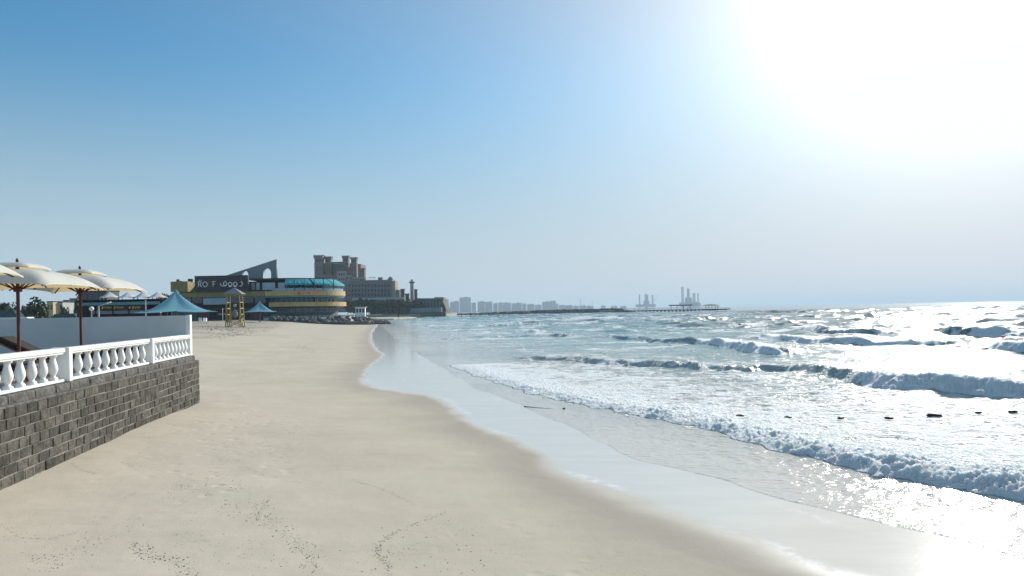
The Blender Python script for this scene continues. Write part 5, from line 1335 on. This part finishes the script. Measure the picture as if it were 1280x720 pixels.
descr = ['hazy pale block touching the end of the headland', 'hazy low block second from the headland in the far city', 'hazy block just left of the big square one in the far city', 'tallest broad square block of the hazy far city', 'hazy low block just right of the big square one', 'wide hazy block right of the gap in the far city', 'hazy flat block above the third and fourth sea posts', 'hazy small block above the fifth sea post', 'hazy block just left of the sixth sea post', 'wide low hazy block behind the rightmost sea post', 'small hazy block right of the sea posts', 'hazy block left of the thin masts in the far city', 'narrow hazy block at the thin masts', 'low wide hazy block right of the thin masts', 'very low hazy block left of the stepped pair', 'left and lower half of the stepped pair of hazy blocks', 'right and higher half of the stepped pair of hazy blocks', 'narrow hazy annex at the right of the stepped pair', 'first low hazy shed right of the stepped pair', 'second low hazy shed right of the stepped pair', 'small hazy shed left of the spire', 'hazy shed under the spire of the far shore', 'low hazy shed right of the spire', 'small hazy shed over the left end of the pier', 'low hazy shed over the first pier piles', 'last low hazy shed before the port towers']
for k, ((u0, u1, vt), lab) in enumerate(zip(blds, descr)):
    Y = YF + r11.uniform(-20, 120) + (0 if k % 2 else 40); a, b = P(u0, vt, Y), P(u1, 388, Y); W_ = b.x - a.x; H_ = a.z - 2
    t = empty('city_building', ((a.x + b.x) / 2, Y + 12, 2), 0, lab, 'building', 'buildings of the far city')
    MB().box((0, 0, H_ / 2), (W_, 24, H_)).build('wall', CITY[k % 3], t)
    MB().box((W_ * r11.uniform(-.25, .25), 2, H_ + 1.2), (W_ * .3, 8, 2.6)).build('roof_block', CITY[(k + 1) % 3], t)
def mast(u, vt, w_, lab, cat='mast', Y=YF + 60, name='mast'):
    q = P(u, 387, Y); H_ = P(u, vt, Y).z - 2; t = empty(name, (q.x, Y, 2), 0, lab, cat)
    MB().tube((0, 0, 0), (0, 0, H_), w_ * kf, w_ * kf * .6, n=6).build('shaft', CITY[1], t); MB().box((0, 0, H_ * .8), (w_ * kf * 3.2, w_ * kf, 2)).build('platform', CITY[1], t); return t
mast(651.8, 375.8, .28, 'left one of two thin hazy masts over the far city'); mast(656.4, 376, .28, 'right one of two thin hazy masts over the far city'); mast(725.6, 373, .45, 'hazy spire standing alone right of the stepped pair of blocks', 'spire', name='spire')
mast(740.5, 374.5, .25, 'thin hazy mast above the breakwater', 'mast')
# port: lattice legged rigs
def lattice(m_, x, y, z0, z1, w_, r_=.55):
    c = [(-w_ / 2, -w_ / 2), (w_ / 2, -w_ / 2), (w_ / 2, w_ / 2), (-w_ / 2, w_ / 2)]; n = max(3, int((z1 - z0) / (w_ * 1.2)))
    for i in range(4):
        a = c[i]; b = c[(i + 1) % 4]; m_.tube((x + a[0], y + a[1], z0), (x + a[0], y + a[1], z1), r_ * 1.5, n=5)
        for k in range(n):
            za, zb_ = z0 + (z1 - z0) * k / n, z0 + (z1 - z0) * (k + 1) / n; m_.tube((x + a[0], y + a[1], za), (x + b[0], y + b[1], zb_), r_, n=4).tube((x + b[0], y + b[1], za), (x + b[0] * 0 + a[0], y + a[1], zb_), r_, n=4)
RIGM = mat('rig_steel', (.26, .32, .37), .6, .1, .05)
YR = 3500.0; kr = YR / 800
def rig(u_c, legs, hull, lab, booms=()):
    q = P(u_c, 385, YR); t = empty('jack_up_rig', (q.x, YR, 0), 0, lab, 'rig', 'rigs standing in the hazy port')
    for u, vt, w_ in legs:
        p_ = P(u, vt, YR); m_ = MB(); lattice(m_, p_.x - q.x, r11.uniform(-12, 12), -2, p_.z, w_ * kr, .8); m_.build('leg', RIGM, t)
    for u0, u1, v0, v1 in hull:
        a, b = P(u0, v0, YR), P(u1, v1, YR); MB().box(((a.x + b.x) / 2 - q.x, 0, (a.z + b.z) / 2), (b.x - a.x, 30, a.z - b.z)).build('hull', RIGM, t)
    for u0, v0, u1, v1 in booms:
        a, b = P(u0, v0, YR), P(u1, v1, YR); MB().tube((a.x - q.x, -10, a.z), (b.x - q.x, -10, b.z), .9, .5, n=5).build('crane_boom', RIGM, t)
rig(807, [(799.4, 368.2, 1.0), (806.6, 367.6, 1.6), (809.2, 368.2, 1.4), (815.8, 368.6, 1.3)], [(795, 819, 380.6, 383.6), (805, 811, 376, 380.6)], 'left group of hazy lattice towers above the pier, with a slanting crane boom', [(817.5, 376, 823, 368.8), (817.5, 376, 816, 372)])
rig(861, [(853.4, 358.6, 1.9), (859.4, 360.4, 1.3), (861.6, 361.2, 1.2)], [(850, 873, 378, 382.8), (857, 864, 372, 378)], 'tallest hazy lattice towers above the pier, left of its pavilion', [])
rig(869, [(866.6, 366.2, 2.2), (872.4, 367, .9)], [(863.5, 875, 379, 383.2)], 'shorter hazy lattice tower and thin mast just left of the pier pavilion', [(866.6, 366.2, 864, 379), (866.6, 366.2, 869.6, 379)])
# ------------------------------------------------------------------ humid air over the sea
hz_ = MB().box((0, 0, 48), (36000, 36000, 112)).build('haze', None)
m = bpy.data.materials.new('humid_air'); m.use_nodes = True; nt = m.node_tree; nt.nodes.remove(nt.nodes['Principled BSDF'])
pv = nt.nodes.new('ShaderNodeVolumePrincipled'); pv.inputs['Density'].default_value = .00020; pv.inputs['Color'].default_value = (.68, .86, 1.0, 1); pv.inputs['Anisotropy'].default_value = .1
nt.links.new(pv.outputs[0], nt.nodes['Material Output'].inputs['Volume']); hz_.data.materials.append(m)
tag(hz_, 'thin pale humid haze over the beach and the sea', 'haze', kind='stuff')
